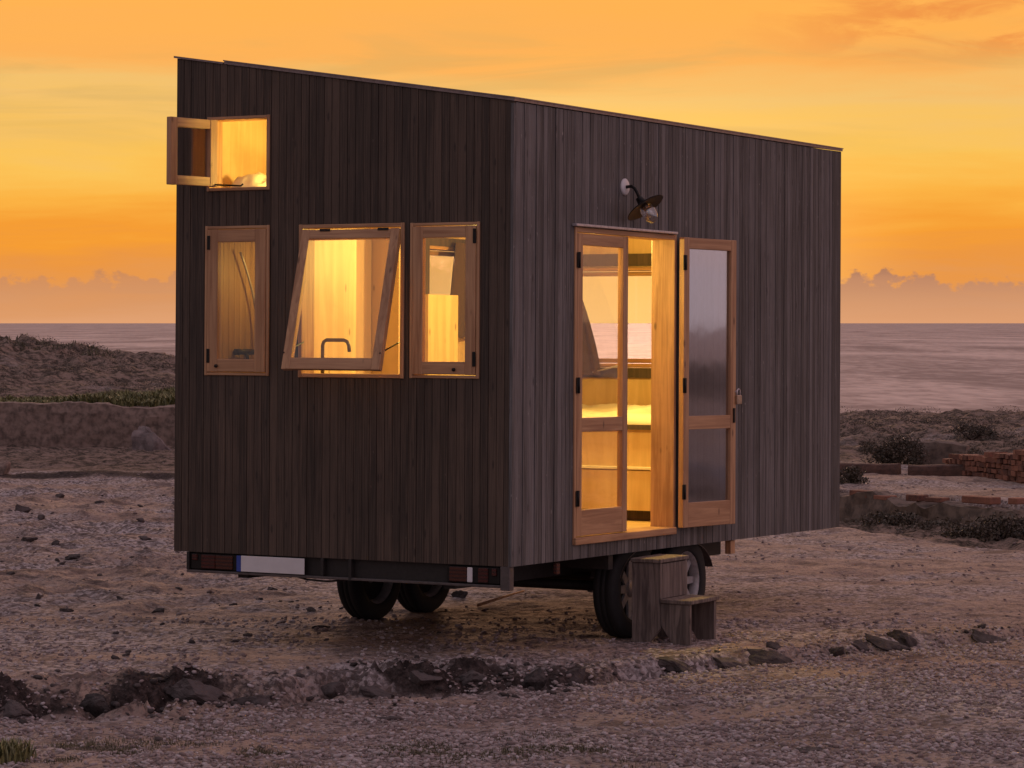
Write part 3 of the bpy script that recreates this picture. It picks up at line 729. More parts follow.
# padlock hanging at the free edge of the open leaf
pk = house.matrix_basis @ openT @ Vector((.727, -.05, 1.56))
bpy.context.view_layer.update()
HM = Matrix.LocRotScale(house.location, house.rotation_euler, None)
pl_ = empty('padlock'); tag(pl_, 'old brass padlock hanging from the edge of the folded back door', 'padlock')
PT = HM @ openT @ Matrix.Translation((.672, -.050, 1.63))
pb_ = MB(PT); pb_.bevbox(-.030, .030, -.012, .012, -.085, -.022, .005); pb_.build('lock_body', M['brass'], pl_)
pb_ = MB(PT); pb_.tube([(-.02, 0, -.024), (-.02, 0, .0)]+[(-.02*math.cos(a), 0, .02*math.sin(a)) for a in (.5, 1, 1.57, 2.1, 2.6)]+[(.02, 0, 0), (.02, 0, -.024)], .005, 8); pb_.build('shackle', M['zinc'], pl_)
pp = MB(PT); pp.tube([(0, .0, .02), (-.03, .01, .0)], .004, 6); pp.build('hasp', M['zinc'], pl_)

# wall lamp ---------------------------------------------------------
lpA = MB(TS); ly, lz = 1.435, 2.966
lpA.lathe([(0, 0), (.055, 0), (.055, .012), (.045, .02), (0, .02)], (ly, 0.004, lz), (0, -1, 0), 24)
lamp = lpA.build('wall_lamp', M['plate'], house); lamp['label'] = 'black barn style lamp with bare glass bulb above the door'
arm = [(ly, -.015, lz), (ly, -.055, lz+.003), (ly, -.078, lz-.012), (ly, -.095, lz-.040), (ly, -.118, lz-.088)]
MB(TS).tube(arm, .011, 10).build('arm', M['black'], lamp)
hd = Vector((ly, -.118, lz-.088)); ax = Vector((.02, -.60, -.80)).normalized()
sh_ = MB(TS); sh_.lathe([(.022, -.02), (.03, .02), (.045, .030), (.132, .056), (.136, .061), (.130, .062), (.045, .045), (.02, .045)], hd, ax, 36); sh_.build('shade', M['black'], lamp)
sh_ = MB(TS); sh_.lathe([(.030, .045), (.046, .060), (.050, .10), (.044, .14), (.026, .168), (.002, .178)], hd, ax, 24); sh_.build('bulb', M['bulbglass'], lamp)
sh_ = MB(TS); sh_.lathe([(.012, .045), (.026, .08), (.028, .10), (.020, .125), (.002, .137)], hd, ax, 18); sh_.build('inner_bulb', M['bulbglass'], lamp)
sh_ = MB(TS); sh_.lathe([(.0, .04), (.018, .04), (.018, .075), (.0, .075)], hd, ax, 16); sh_.build('socket', M['brass'], lamp)

# chassis -----------------------------------------------------------
ch = MB(); ch.box(-2.06, -1.98, .07, 3.8, .44, .597); ch.box(-.52, -.44, .07, 3.8, .44, .597)
for y_ in (.9, 1.8, 2.6, 3.6): ch.box(-1.979, -.521, y_, y_+.06, .47, .595)
ch.box(-.439, -.03, 1.30, 1.36, .50, .595)
cho = ch.build('chassis', M['chassis'], house)
ax_ = MB(); 
for y_ in (1.83, 2.59): ax_.tube([(-2.12, y_, .345), (-.30, y_, .345)], .035, 12)
ax_.build('axle', M['chassis'], cho)
bb = MB(); bb.box(-2.41, -.082, .035, .068, .475, .5955); cbm = bb.build('rear_beam', M['chassis'], house)
MB().bevbox(-2.415, -.080, -.004, .0345, .466, .482, .003).build('rear_rail', M['steel'], cbm)
MB().bevbox(-2.415, -2.395, -.003, .034, .483, .596, .002).build('bracket', M['chassis'], cbm)
MB().bevbox(-.079, -.012, -.002, .05, .452, .5965, .003).build('bracket', M['steel'], cbm)
MB().bevbox(-1.38, -1.36, -.003, .034, .483, .596, .002).build('bracket', M['chassis'], cbm)
MB().bevbox(-1.17, -1.15, -.006, .034, .462, .596, .002).build('bracket', M['chassis'], cbm)
def lightbox(x0, x1, cells):
    base = MB(); base.bevbox(x0, x1, .005, .034, .487, .590, .004); o = base.build('tail_light', M['black'], house)
    for a, b_, c, d, mt, nm in cells: MB().bevbox(a, b_, -.004, .006, c, d, .004).build(nm, M[mt], o)
    return o
lightbox(-2.385, -2.02, [(-2.372, -2.33, .545, .585, 'red', 'reflector'), (-2.30, -2.19, .492, .583, 'red', 'lens'), (-2.188, -2.055, .492, .583, 'orange', 'lens')])
lightbox(-.46, -.085, [(-.44, -.315, .492, .583, 'orange', 'lens'), (-.312, -.275, .492, .583, 'plate', 'lens'), (-.235, -.165, .492, .583, 'red', 'lens'), (-.140, -.105, .535, .583, 'red', 'reflector')])
npl = MB().bevbox(-1.985, -1.50, -.008, -.001, .487, .588, .002).build('number_plate', M['plate'], house)
npl['label'] = 'blank white rear number plate'
MB().box(-2.018, -1.986, -.008, -.001, .487, .588).build('blue_band', M['blue'], npl)
cs = MB(); cs.tube([(-1.62, .02, .478), (-1.5, .03, .455), (-1.35, .03, .450), (-1.2, .02, .466)], .006, 8); cs.build('cable', M['black'], cbm)
cs = MB(); cs.bevbox(-.03, -.005, .57, .615, .515, .585, .003); cs.build('side_marker', M['orange'], house)
cs = MB(); cs.bevbox(-.06, -.015, 3.08, 3.15, .50, .592, .003); cs.build('wooden_block', M['pine'], house)
# wheels
def wheel(x, y, z, out):
    R, wd = .322, .20; T = Matrix.Translation((x, y, z)) @ Matrix.Scale(.82, 4, (1, 0, 0)); s = out
    ty = MB(T); prof = [(.205, -.095), (.235, -.100), (.285, -.100), (.310, -.088), (.320, -.07), (.322, -.03), (.316, -.027), (.316, -.018), (.322, -.015), (.322, .015), (.316, .018), (.316, .027), (.322, .03), (.320, .07), (.310, .088), (.285, .10), (.235, .10), (.205, .095)]
    ty.lathe(prof, (0, 0, 0), (1, 0, 0), 56, True); e = ty.build('wheel', M['rubber'], house)
    rim = MB(T); rim.lathe([(.206, -.09), (.212, -.095), (.20, -.07), (.185, -.02), (.185, .05), (.2, .085), (.212, .095), (.206, .09)][::1], (0, 0, 0), (1, 0, 0), 48)
    rim.lathe([(0, .045*s), (.055, .05*s), (.06, .03*s), (.06, -.02*s), (0, -.02*s)], (0, 0, 0), (1, 0, 0), 24)
    for k in range(8):
        a = k*math.pi/4; ca, sa = math.cos(a), math.sin(a); w_ = .021
        pts = []
        for xx in (.028*s, .048*s):
            for (rr, ww) in ((.05, .028), (.192, w_)):
                for sg in (-1, 1): pts.append((xx, rr*ca-sg*ww*sa, rr*sa+sg*ww*ca))
        rim.add(pts, [(0, 1, 3, 2), (4, 6, 7, 5), (0, 2, 6, 4), (1, 5, 7, 3), (2, 3, 7, 6), (0, 4, 5, 1)])
    rim.build('rim', M['rim'], e)
    hb = MB(T); hb.lathe([(0, .012*s), (.183, .012*s), (.183, -.01*s), (0, -.01*s)], (0, 0, 0), (1, 0, 0), 32); hb.build('brake_disc', M['chassis'], e)
    return e
for y_, y2 in ((1.75, 1.88), (2.50, 2.58)):
    wheel(-.145, y_, .345, 1); wheel(-2.22, y2, .345, -1)
for xc in (-.17, -2.22):
    mg = MB(); prof = []
    for k in range(11):
        a = math.pi*(1-k/10*.5); prof.append((1.86+.36*math.cos(a), .345+.36*math.sin(a)*.72))
    for k in range(11):
        a = math.pi*(.5-k/10*.5); prof.append((2.55+.36*math.cos(a), .345+.36*math.sin(a)*.72))
    for (y0, z0), (y1, z1) in zip(prof[:-1], prof[1:]):
        if min(z0, z1) < .40: continue
        z0 = min(z0, .594); z1 = min(z1, .594)
        mg.hexa([(xc-.11, y0, z0-.004), (xc+.11, y0, z0-.004), (xc+.11, y1, z1-.004), (xc-.11, y1, z1-.004), (xc-.11, y0, z0), (xc+.11, y0, z0), (xc+.11, y1, z1), (xc-.11, y1, z1)])
    mg.build('mudguard', M['steel'], house)

# interior ------------------------------------------------------------
bp = MB(); bp.box(-1.76, -1.73, .133, .93, .73, 2.755); bpo = bp.build('bathroom_partition', M['ply'], house)
MB().box(-WD+.133, -1.761, .90, .93, .73, 2.755).build('bathroom_wall', M['plywet'], bpo)
bl = MB(); 
for k in range(12):
    y_ = .14+k*.063; bl.cur = rnd.random(); bl.box(-WD+.132, -WD+.142, y_, y_+.060, .73, 2.75)
bl.build('boarding', M['plywet'], bpo)
lf_ = MB(); lf_.box(-WD+.133, -1.25, .133, 1.9, 2.756, 2.79); lf_.build('loft_floor', M['ply'], house)
MB().box(-1.25, -1.22, .133, 1.9, 2.70, 2.84).build('loft_beam', M['pine'], house)
pn_ = MB(); pn_.box(-WD+.132, -2.02, 1.92, 1.95, .73, 2.755); pn_.box(-WD+.132, -2.24, 1.2, 1.91, .73, 2.755); pn_.build('tall_cupboard', M['pinkply'], house)
cu = MB(); cu.box(-WD+.133, -2.03, 2.33, 2.74, .73, 2.30); cuo = cu.build('cupboard', M['ply'], house)
MB().tube([(-2.10, 2.326, 2.22), (-2.10, 2.31, 2.22)], .02, 12).build('handle', M['zinc'], cuo)
kt = MB(); kt.box(-1.70, -.26, .135, .62, .74, 1.60); kto = kt.build('kitchen_unit', M['pinkply'], house)
MB().bevbox(-1.715, -.25, .134, .66, 1.602, 1.64, .004).build('worktop', M['ply'], kto)
fc = MB(); fx, fy = -1.615, .36
fc.tube([(fx, fy, 1.642), (fx, fy, 1.93), (fx+.008, fy, 1.953), (fx+.028, fy, 1.965), (fx+.16, fy, 1.965), (fx+.188, fy, 1.955), (fx+.20, fy, 1.93), (fx+.205, fy, 1.89)], .012, 12)
fc.build('faucet', M['steel'], kto)
bpf = MB(); bpf.box(-WD+.14, -.14, 2.74, LN-.14, .80, 1.36); bpo2 = bpf.build('bed_platform', M['ply'], house)
MB().box(-WD+.14, -.14, 2.715, 2.738, 1.36, 1.395).build('bed_rail', M['darkwood'], bpo2)
MB().box(-WD+.14, -.14, 2.722, 2.738, .80, 1.075).build('drawer_front', M['ply'], bpo2)
MB().bevbox(-WD+.14, -.14, 2.712, 2.738, 1.083, 1.103, .003).build('rail', M['linen'], bpo2)
MB().box(-WD+.14, -.14, 2.80, LN-.14, .73, .798).build('plinth', M['darkwood'], bpo2)
# shower fittings on the bathroom boards
sm = MB(); X0 = -WD+.16
sm.tube([(X0+.03, .42, 1.885), (X0+.03, .62, 1.885)], .018, 12); sm.tube([(X0-.01, .455, 1.885), (X0+.03, .455, 1.885)], .02, 10); sm.tube([(X0-.01, .585, 1.885), (X0+.03, .585, 1.885)], .02, 10)
sm.tube([(X0+.03, .53, 1.885), (X0+.04, .53, 1.82)], .012, 10)
smo = sm.build('shower_mixer', M['black'], house)
hs = []
for k in range(20):
    u = k/19; hs.append((X0+.03, .64-.02*u-.17*u**2+.05*math.sin(u*3.1), 1.74+.80*u))
MB().tube(hs, .008, 8).build('hose', M['zinc'], smo)

# bedding (top-level things resting in the house)
def bedding(x0, x1, y0, y1, z, hgt, name, label, seed, nx_=60, ny_=50, lump=.05):
    mb = MB(HM); vs = []; fs = []
    g0, g1 = np.meshgrid(np.linspace(0, 1, nx_), np.linspace(0, 1, ny_), indexing='ij')
    edge = np.minimum.reduce([g0, 1-g0, g1, 1-g1])
    zz = z+hgt*np.clip(edge/.03, 0, 1)**.5+lump*np.maximum(0, fbm(g0*4+seed, g1*4, 4, seed)+.3)*np.clip(edge/.08, 0, 1)+lump*.5*ridged(g0*7, g1*9, 3, seed+4)*np.clip(edge/.06, 0, 1)
    for i in range(nx_):
        for j in range(ny_): vs.append((x0+(x1-x0)*g0[i, j], y0+(y1-y0)*g1[i, j], zz[i, j]))
    for i in range(nx_-1):
        for j in range(ny_-1): a = i*ny_+j; fs.append((a, a+ny_, a+ny_+1, a+1))
    bd = [i*ny_ for i in range(nx_)]+[(nx_-1)*ny_+j for j in range(1, ny_)]+[i*ny_+ny_-1 for i in range(nx_-2, -1, -1)]+[j for j in range(ny_-2, 0, -1)]
    fs.append(tuple(reversed(bd)))
    mb.add(vs, fs, True); o = mb.build(name, M['linen']); return tag(o, label, 'bedding')
bedding(-2.32, -.2, 2.76, 4.72, 1.364, .085, 'duvet', 'white rumpled duvet on the raised bed seen through the door', 12, lump=.05)
bedding(-2.30, -1.40, .17, 1.75, 2.792, .12, 'loft_bedding', 'crumpled pale bedding inside the small loft window', 17, lump=.11)
# curtains
def curtain(p0, p1, zt, zb, n, amp, label, narrow=.0, phase=0.):
    mb = MB(HM); vs = []; fs = []; rows = 14
    p0 = Vector(p0); p1 = Vector(p1); d = (p1-p0); nrm = Vector((-d.y, d.x)).normalized()
    for s_ in (0, .004):
        for r__ in range(rows):
            u = r__/(rows-1); z = zt+(zb-zt)*u; wd_ = 1-narrow*(1-u)**1.4 if narrow > 0 else 1+narrow*(u)**1.4
            for k in range(n):
                q_ = k/(n-1); p = p0+d*q_*wd_+nrm*(amp*math.sin(q_*6*math.pi+phase)+s_)
                vs.append((p.x, p.y, z))
    N = rows*n
    for L_ in (0, N):
        for r__ in range(rows-1):
            for k in range(n-1):
                a = L_+r__*n+k; fs.append((a, a+1, a+n+1, a+n) if L_ else (a, a+n, a+n+1, a+1))
    mb.add(vs, fs, True); o = mb.build('curtain', M['curtain']); return tag(o, label, 'curtain')
curtain((-2.335, LN-.2), (-1.93, LN-.2), 2.60, 1.72, 60, .018, 'brown curtain gathered at the left of the far window seen through the door', .72)
curtain((-2.31, 3.80), (-2.31, 3.06), 2.70, 2.0, 60, .018, 'dark brown curtain seen through the small window nearest the corner', .14)

# lamps inside the house (lit at dusk), plus two added fill lamps
def pendant(x, y, z, drop, power, label, rad=.05):
    e = empty('pendant_lamp'); tag(e, label, 'lamp')
    c = HM@Vector((x, y, z)); up = HM@Vector((x, y, z+drop))
    MB().tube([up, c+Vector((0, 0, .06))], .004, 6).build('cord', M['black'], e)
    m_ = MB(); m_.lathe([(.02, .06), (.03, .05), (.10, .0), (.103, .0), (.032, .055), (.02, .065)], c, (0, 0, 1), 24); m_.build('lamp_shade', M['brass'], e)
    m_ = MB(); m_.lathe([(.001, -.03), (.022, -.02), (.028, 0), (.02, .03), (.012, .045)], c, (0, 0, 1), 16); m_.build('bulb', M['glow'], e)
    l = bpy.data.lights.new('lamp_light', 'POINT'); l.energy = power; l.color = (1, .73, .17); l.shadow_soft_size = rad
    lo = bpy.data.objects.new('lamp_light', l); C.objects.link(lo); lo.location = c+Vector((0, 0, -.06)); lo.parent = e
pendant(-.80, 2.50, 2.74, .5, 115, 'small hanging lamp inside the house in front of the bed')
pendant(-.90, 1.25, 2.62, .5, 64, 'added hanging fill lamp over the kitchen worktop, hidden by the wall beside the house corner')  # added out of sight to brighten the kitchen partition
pendant(-1.95, .62, 2.50, .24, 4.5, 'added unseen fill lamp in the dim bathroom behind the narrow left window', .04)  # added above the window view to lift the bathroom boards
pendant(-1.52, .42, 3.16, .36, 36, 'small hanging lamp glowing in the loft', .04)

# ------------------------------------------------------------------ wooden steps
stp = empty('wooden_steps'); tag(stp, 'weathered two tread wooden step stool standing below the open doors', 'steps')
sg = H(.78, 19.1)
ST_ = Matrix.Translation((-.006, 17.7, sg)) @ Matrix.Rotation(math.radians(-29.9), 4, 'Z')
def endpanel(x0, x1, y0, y1, z1, notch):
    mb = MB(ST_); xm = (x0+x1)/2; w_ = (x1-x0)
    pts = [(x0, 0), (x0+w_*.40, 0), (xm, notch), (x1-w_*.40, 0), (x1, 0), (x1, z1), (x0, z1)] if notch > 0 else [(x0, 0), (x1, 0), (x1, z1), (x0, z1)]
    n = len(pts); vs = [(a, y0, z) for a, z in pts]+[(a, y1, z) for a, z in pts]
    if notch > 0: fs = [(0, 1, 2, 6), (2, 5, 6), (2, 3, 4, 5)]
    else: fs = [(0, 1, 2, 3)]
    fs = fs+[tuple(n+i for i in reversed(f)) for f in fs]+[(i, n+i, n+(i+1) % n, (i+1) % n) for i in range(n)]
    return mb.add(vs, fs)
def sidepanel(mb, x0, x1, y0, y1, z1, cut):
    # board narrowing to a pointed foot: V cut on its right / left side
    return mb
sx, sy = .025, 1.53
def footed(x0, x1, y0, y1, z1, cutl, cutr, zc=.13):
    mb = MB(ST_); pts = [(x0+cutl, 0), (x1-cutr, 0), (x1, zc if cutr else 0), (x1, z1), (x0, z1), (x0, zc if cutl else 0)]
    if not cutr: pts.pop(2)
    if not cutl: pts.pop()
    n = len(pts); vs = [(a, y0, z) for a, z in pts]+[(a, y1, z) for a, z in pts]
    fs = [tuple(range(n)), tuple(range(2*n-1, n-1, -1))]+[(i, n+i, n+(i+1) % n, (i+1) % n) for i in range(n)]
    return mb.add(vs, fs)
for yy in (sy, sy+.36):
    footed(sx, sx+.205, yy, yy+.028, .520, 0, .085, .10).build('side_panel', M['greywood'], stp)
    footed(sx+.21, sx+.415, yy+.002, yy+.030, .262, .085, 0, .12).build('side_panel', M['greywood'], stp)
MB(ST_).bevbox(sx-.008, sx+.212, sy-.012, sy+.40, .522, .548, .004).build('tread', M['greywood'], stp)
MB(ST_).bevbox(sx+.208, sx+.432, sy-.010, sy+.402, .264, .290, .004).build('tread', M['greywood'], stp)
MB(ST_).bevbox(sx+.184, sx+.2045, sy+.029, sy+.359, .29, .515, .003).build('riser', M['greywood'], stp)

# fallen stick under the house
sk = MB(); a = W(478, 604, 21.3); b2 = W(524, 592, 21.9)
sk.tube([(a.x, a.y, H(a.x, a.y)+.012), ((a.x+b2.x)/2, (a.y+b2.y)/2, H((a.x+b2.x)/2, (a.y+b2.y)/2)+.04), (b2.x, b2.y, H(b2.x, b2.y)+.07)], [.012, .010, .006], 7)
tag(sk.build('stick', M['pine']), 'thin pale stick lying on the ground beneath the house corner', 'stick')

# ------------------------------------------------------------------ walls in the landscape
def roughwall(name, pts, zt, zb, th, mat, label, cat, jit=.03, step=.08, seed=1, parent=None):
    """low wall along pts (x,y), top zt(s), bottom zb; uneven top"""
    P = []; 
    for (x0, y0), (x1, y1) in zip(pts[:-1], pts[1:]):
        n = max(1, int(math.hypot(x1-x0, y1-y0)/step)); P += [(x0+(x1-x0)*k/n, y0+(y1-y0)*k/n) for k in range(n)]
    P.append(pts[-1]); n = len(P); vs = []; fs = []; rows = 7
    dirx = pts[-1][0]-pts[0][0]; diry = pts[-1][1]-pts[0][1]; L_ = math.hypot(dirx, diry); nx_, ny_ = -diry/L_, dirx/L_
    arr = np.array(P); top = zt(np.arange(n)*step)+jit*fbm(arr[:, 0]*1.5+seed, arr[:, 1]*1.5, 4, seed)
    ring = []
    for k in range(rows): ring.append((-th/2, k/(rows-1)))
    for k in range(3): ring.append((-th/2+th*(k+1)/4, 1.0))
    for k in range(rows-1, -1, -1): ring.append((th/2, k/(rows-1)))
    m_ = len(ring); r = np.random.RandomState(seed)
    for i, (x, y) in enumerate(P):
        for o_, u in ring:
            z = zb+(top[i]-zb)*u
            j_ = jit*.5*(pn(np.array([i*step*3.]), np.array([z*9.+o_*4]), seed)[0])
            inw = .015*(1 if u >= .99 and abs(o_) > th*.4 else 0)
            vs.append((x+nx_*(o_*(1-inw/th*2)+j_), y+ny_*(o_*(1-inw/th*2)+j_), z-inw+(j_*.6 if u > .9 else 0)))
    for i in range(n-1):
        for k in range(m_-1): fs.append((i*m_+k, (i+1)*m_+k, (i+1)*m_+k+1, i*m_+k+1))
    fs += [tuple(range(m_)), tuple((n-1)*m_+k for k in range(m_-1, -1, -1))]
    mb = MB(); mb.add(vs, fs); o = mb.build(name, M[mat], parent)
    if label: tag(o, label, cat)
    return o
roughwall('concrete_wall', [(-14, 45.2), (-3.6, 44.9)], lambda s: .84+.03*np.sin(s*2.), -.1, .3, 'concrete', 'long low stained concrete wall left behind the house, green plants above it', 'wall', .07, .06, 4)
rw = roughwall('ruined_wall', [(3.5, 33.0), (5.2, 30.4), (7.2, 27.9)], lambda s: .14+.06*np.sin(s*1.1+.6), -.7, .28, 'plaster', 'broken plastered wall base with loose bricks on top right of the house', 'wall', .09, .06, 6)
roughwall('brick_kerb', [(4.0, 36.3), (4.75, 36.0)], lambda s: .34+0*s, -.05, .2, 'darkbrick', 'short dark brick kerb segment beside the house edge behind the ruined wall', 'kerb', .02, .06, 9)
roughwall('brick_kerb', [(4.85, 35.9), (5.75, 35.7)], lambda s: .34+0*s, -.05, .2, 'darkbrick', 'longer dark brick kerb segment in front of the shrub', 'kerb', .02, .06, 10)
roughwall('plaster_stub', [(5.3, 38.9), (6.0, 38.6)], lambda s: .50-.05*s, -.1, .25, 'plaster', 'pale plaster wall stub between the shrub and the brick wall', 'wall', .05, .06, 13)
# brick wall (right edge)
bw = MB(); r = random.Random(5); A = Vector((5.45, 36.2)); B = Vector((6.75, 31.6)); L_ = (B-A).length; ud = (B-A)/L_; nd = Vector((-ud.y, ud.x))
for c_ in range(7):
    z0 = .16+c_*.062; s = -.065*(c_ % 2)
    while s < L_:
        top_c = 4.0+2.0*max(0., s/L_)**.5+(1.0 if .35 < s/L_ < .6 else 0)+r.uniform(-.4, .4)
        if c_ < top_c:
            bw.cur = r.random(); a_ = s+.005; b_ = s+.125; j_ = r.uniform(-.022, .022); j2 = r.uniform(-.022, .022)
            vs = []
            for z in (z0+.004, z0+.057):
                for (t_, o_) in ((a_, -.12+j_), (b_, -.12+j2), (b_, .12), (a_, .12)):
                    p = A+ud*t_+nd*o_; vs.append((p.x, p.y, z+r.uniform(-.009, .007)))
            bw.hexa(vs)
        s += .135
tag(bw.build('brick_wall', M['brick']), 'crumbling red brick wall at the right edge of the view', 'wall')
# loose bricks on ruined wall
for i, (px, py, wp, hp_, lb) in enumerate([
    (866, 492, 24, 6, 'loose red brick at the left end on top of the ruined wall'), (888, 496, 18, 3, 'thin loose brick right of the leftmost brick on the ruined wall'),
    (920, 496, 17, 5, 'short red brick on the middle of the ruined wall top'), (940, 498, 20, 3, 'flat brown brick just right of the short red brick'),
    (984, 498, 38, 6, 'long red brick lying on the right part of the ruined wall'), (1020, 499, 12, 5, 'red brick at the right border of the view on the ruined wall')]):
    f_ = (px-512)/F
    # intersect with wall line
    best = None
    for (x0, y0), (x1, y1) in (((3.5, 33.0), (5.2, 30.4)), ((5.2, 30.4), (7.2, 27.9))):
        den = (x1-x0)-f_*(y1-y0); t_ = (f_*y0-x0)/den
        if 0 <= t_ <= 1: best = (x0+(x1-x0)*t_, y0+(y1-y0)*t_, math.atan2(y1-y0, x1-x0))
    if not best: continue
    x, y, an = best; zt_ = ZC-(py+hp_/2-HOR)/F*y
    mb = MB(Matrix.Translation((x, y, zt_)) @ Matrix.Rotation(an, 4, 'Z')); mb.cur = rnd.random()
    hw = wp*y/F/2/max(.5, math.cos(an+.0)*1+.35); mb.bevbox(-hw, hw, -.12, .04, -.025, hp_*y/F*.8, .008)
    tag(mb.build('loose_brick', M['brick']), lb, 'brick', 'loose bricks on the ruined wall')

# ------------------------------------------------------------------ plants
def ground_pos(P):
    P = np.array(P, float); z = height(P[:, 0], P[:, 1]); return [(a, b_, c_, d_) for a, b_, c_, d_ in zip(P[:, 0], P[:, 1], z, P[:, 2])]
def blades(name, pos, hmin, hmax, wd_, mat, per=6, lean=.5, seed=1):
    r = np.random.RandomState(seed); vs = []; fs = []; tn = []
    for (x, y, z, k) in pos:
        for _ in range(per):
            a = r.rand()*6.28; l = lean*r.rand(); hh = (hmin+(hmax-hmin)*r.rand())*k; ox, oy = (r.rand(2)-.5)*.10
            bx_, by_ = x+ox, y+oy; dx_, dy_ = math.cos(a)*l*hh, math.sin(a)*l*hh; pw = a+1.57; wx, wy = math.cos(pw)*wd_, math.sin(pw)*wd_
            n = len(vs)
            vs += [(bx_-wx, by_-wy, z-.02), (bx_+wx, by_+wy, z-.02), (bx_+dx_*.4+wx*.9, by_+dy_*.4+wy*.9, z+hh*.6), (bx_+dx_*.4-wx*.9, by_+dy_*.4-wy*.9, z+hh*.6), (bx_+dx_, by_+dy_, z+hh)]
            fs += [(n, n+1, n+2, n+3), (n+3, n+2, n+4)]; t_ = r.rand(); tn += [t_, t_]
    me = bpy.data.meshes.new(name); me.from_pydata(vs, [], fs); me.update()
    at = me.attributes.new('tone', 'FLOAT', 'FACE'); at.data.foreach_set('value', tn); me.materials.append(M[mat])
    o = bpy.data.objects.new(name, me); C.objects.link(o); return o
r = np.random.RandomState(4); pos = []
for _ in range(3200):
    x = -10.2+6.6*r.rand(); y = 45.35+2.6*r.rand()
    k = .45+1.0*sst(-8.6, -5.4, np.array([x]))[0]
    k *= .75+.5*pn(np.array([x*1.3]), np.array([y*1.3]), 3)[0]
    if x < -7.6 and r.rand() < .35: continue
    pos.append((x, y, max(.15, k)))
tag(blades('iceplant', ground_pos(pos), .07, .19, .012, 'grass', 12, 1.3, 2), 'fleshy green ground cover growing behind the concrete wall', 'ground cover', kind='stuff')
pos = []
for _ in range(260):
    x = -11.5+3.6*r.rand(); y = 57+4*r.rand(); pos.append((x, y, 1))
tag(blades('hill_grass', ground_pos(pos), .03, .09, .010, 'drygrass', 5, 1.0, 3), 'sparse dry grass along the crest of the left hill', 'grass', kind='stuff')
pos = []
qx = -3.2+3.9*r.rand(16000); qy = 14.1+1.6*r.rand(16000)
qk = (fbm(qx*1.4, qy*1.4, 3, 99) > .12) & (r.rand(16000) < np.exp(-((qy-14.95)/.4)**2))
pos += [(a, b_, 1) for a, b_ in zip(qx[qk], qy[qk])]
for _ in range(70):
    x = -1.55+.25*r.randn(); y = 15.9+.12*r.randn(); pos.append((x, y, 1.2))
tag(blades('low_grass', ground_pos(pos), .006, .022, .002, 'drygrass', 4, 1.0, 4), 'short dull green grass patches along the bottom of the view', 'grass', kind='stuff')
# bright tuft bottom left with a pink flower
pos = []
for _ in range(60):
    x = -2.56+.055*r.randn(); y = 14.78+.07*r.randn(); pos.append((x, y, 1.0))
tag(blades('leafy_tuft', ground_pos(pos), .05, .12, .005, 'grass', 8, .9, 5), 'bright green leafy tuft in the bottom left corner', 'plant')
fl_ = empty('flower'); tag(fl_, 'tiny pink flower above the leafy tuft at the left edge', 'flower')
c = W(4, 747, 15.0); gz = H(c.x, c.y)
MB().tube([(c.x, c.y, gz), (c.x+.004, c.y, c.z)], .0025, 6).build('stem', M['grass'], fl_)
pt = MB()
for k in range(9):
    a = k*.698; pt.add([(c.x, c.y, c.z), (c.x+.020*math.cos(a-.25), c.y+.012*math.sin(a-.25), c.z+.006+.014*math.sin(a-.25)), (c.x+.027*math.cos(a), c.y+.016*math.sin(a), c.z+.008+.018*math.sin(a)), (c.x+.020*math.cos(a+.25), c.y+.012*math.sin(a+.25), c.z+.006+.014*math.sin(a+.25))], [(0, 1, 2, 3)])
pt.build('petals', M['flower'], fl_)

def shrub(x, y, w_, h_, d_, n, seed, label, leafs=.02):
    r = np.random.RandomState(seed); e = empty('shrub', (0, 0, 0)); tag(e, label, 'shrub'); z0 = H(x, y)-.03
    st_ = MB()
    for k in range(9):
        a = r.rand()*6.28; st_.tube([(x, y, z0), (x+math.cos(a)*w_*.25, y+math.sin(a)*d_*.25, z0+h_*.5), (x+math.cos(a)*w_*.42, y+math.sin(a)*d_*.42, z0+h_*.8)], [.014, .009, .003], 6)
    st_.build('stems', M['darkwood'], e)
    lf2 = MB()
    cl = [(r.uniform(-.75, .75), r.uniform(-.7, .7), r.uniform(.15, .85), r.uniform(.22, .45)) for _ in range(26)]
    for _ in range(n):
        cx, cy, cz, cr_ = cl[r.randint(len(cl))]; d = r.randn(3); d /= np.linalg.norm(d); d *= cr_*r.rand()**.35
        px_, py_, pz_ = cx+d[0], cy+d[1], cz+d[2]*.8
        if pz_ < 0 or (px_**2+py_**2+(pz_*.85)**2) > 1.25: continue
        X, Y_, Z = x+px_*w_/2, y+py_*d_/2, z0+pz_*h_
        u = Vector(r.randn(3)).normalized()*leafs*r.uniform(.6, 1.3); v_ = Vector(r.randn(3)).normalized()*leafs*.6
        lf2.cur = r.rand(); P0 = Vector((X, Y_, Z)); lf2.add([P0-u, P0+v_, P0+u, P0-v_], [(0, 1, 2, 3)])
    lf2.build('leaves', M['shrub'], e); return e
shrub(4.95, 38.6, 1.05, .42, .7, 5200, 1, 'dark rounded shrub behind the brick kerb right of the house')
shrub(3.95, 34.0, .4, .22, .4, 1500, 2, 'small dark shrub tucked against the left end of the ruined wall')
shrub(5.85, 37.6, .5, .25, .5, 1600, 3, 'low dark bush between plaster stub and brick wall')
shrub(6.1, 29.0-.9, .9, .26, .5, 2600, 4, 'dark low bush growing at the foot of the ruined wall, far right')
shrub(4.95, 29.6, 1.2, .26, .6, 3200, 5, 'wide low bush at the foot of the ruined wall, in its middle')
shrub(4.05, 31.2, .8, .22, .6, 2200, 6, 'pale low bush at the foot of the ruined wall, next to the house')
shrub(4.6, 45, .7, .4, .7, 1600, 7, 'small round bush on the heath beside the right edge of the house')
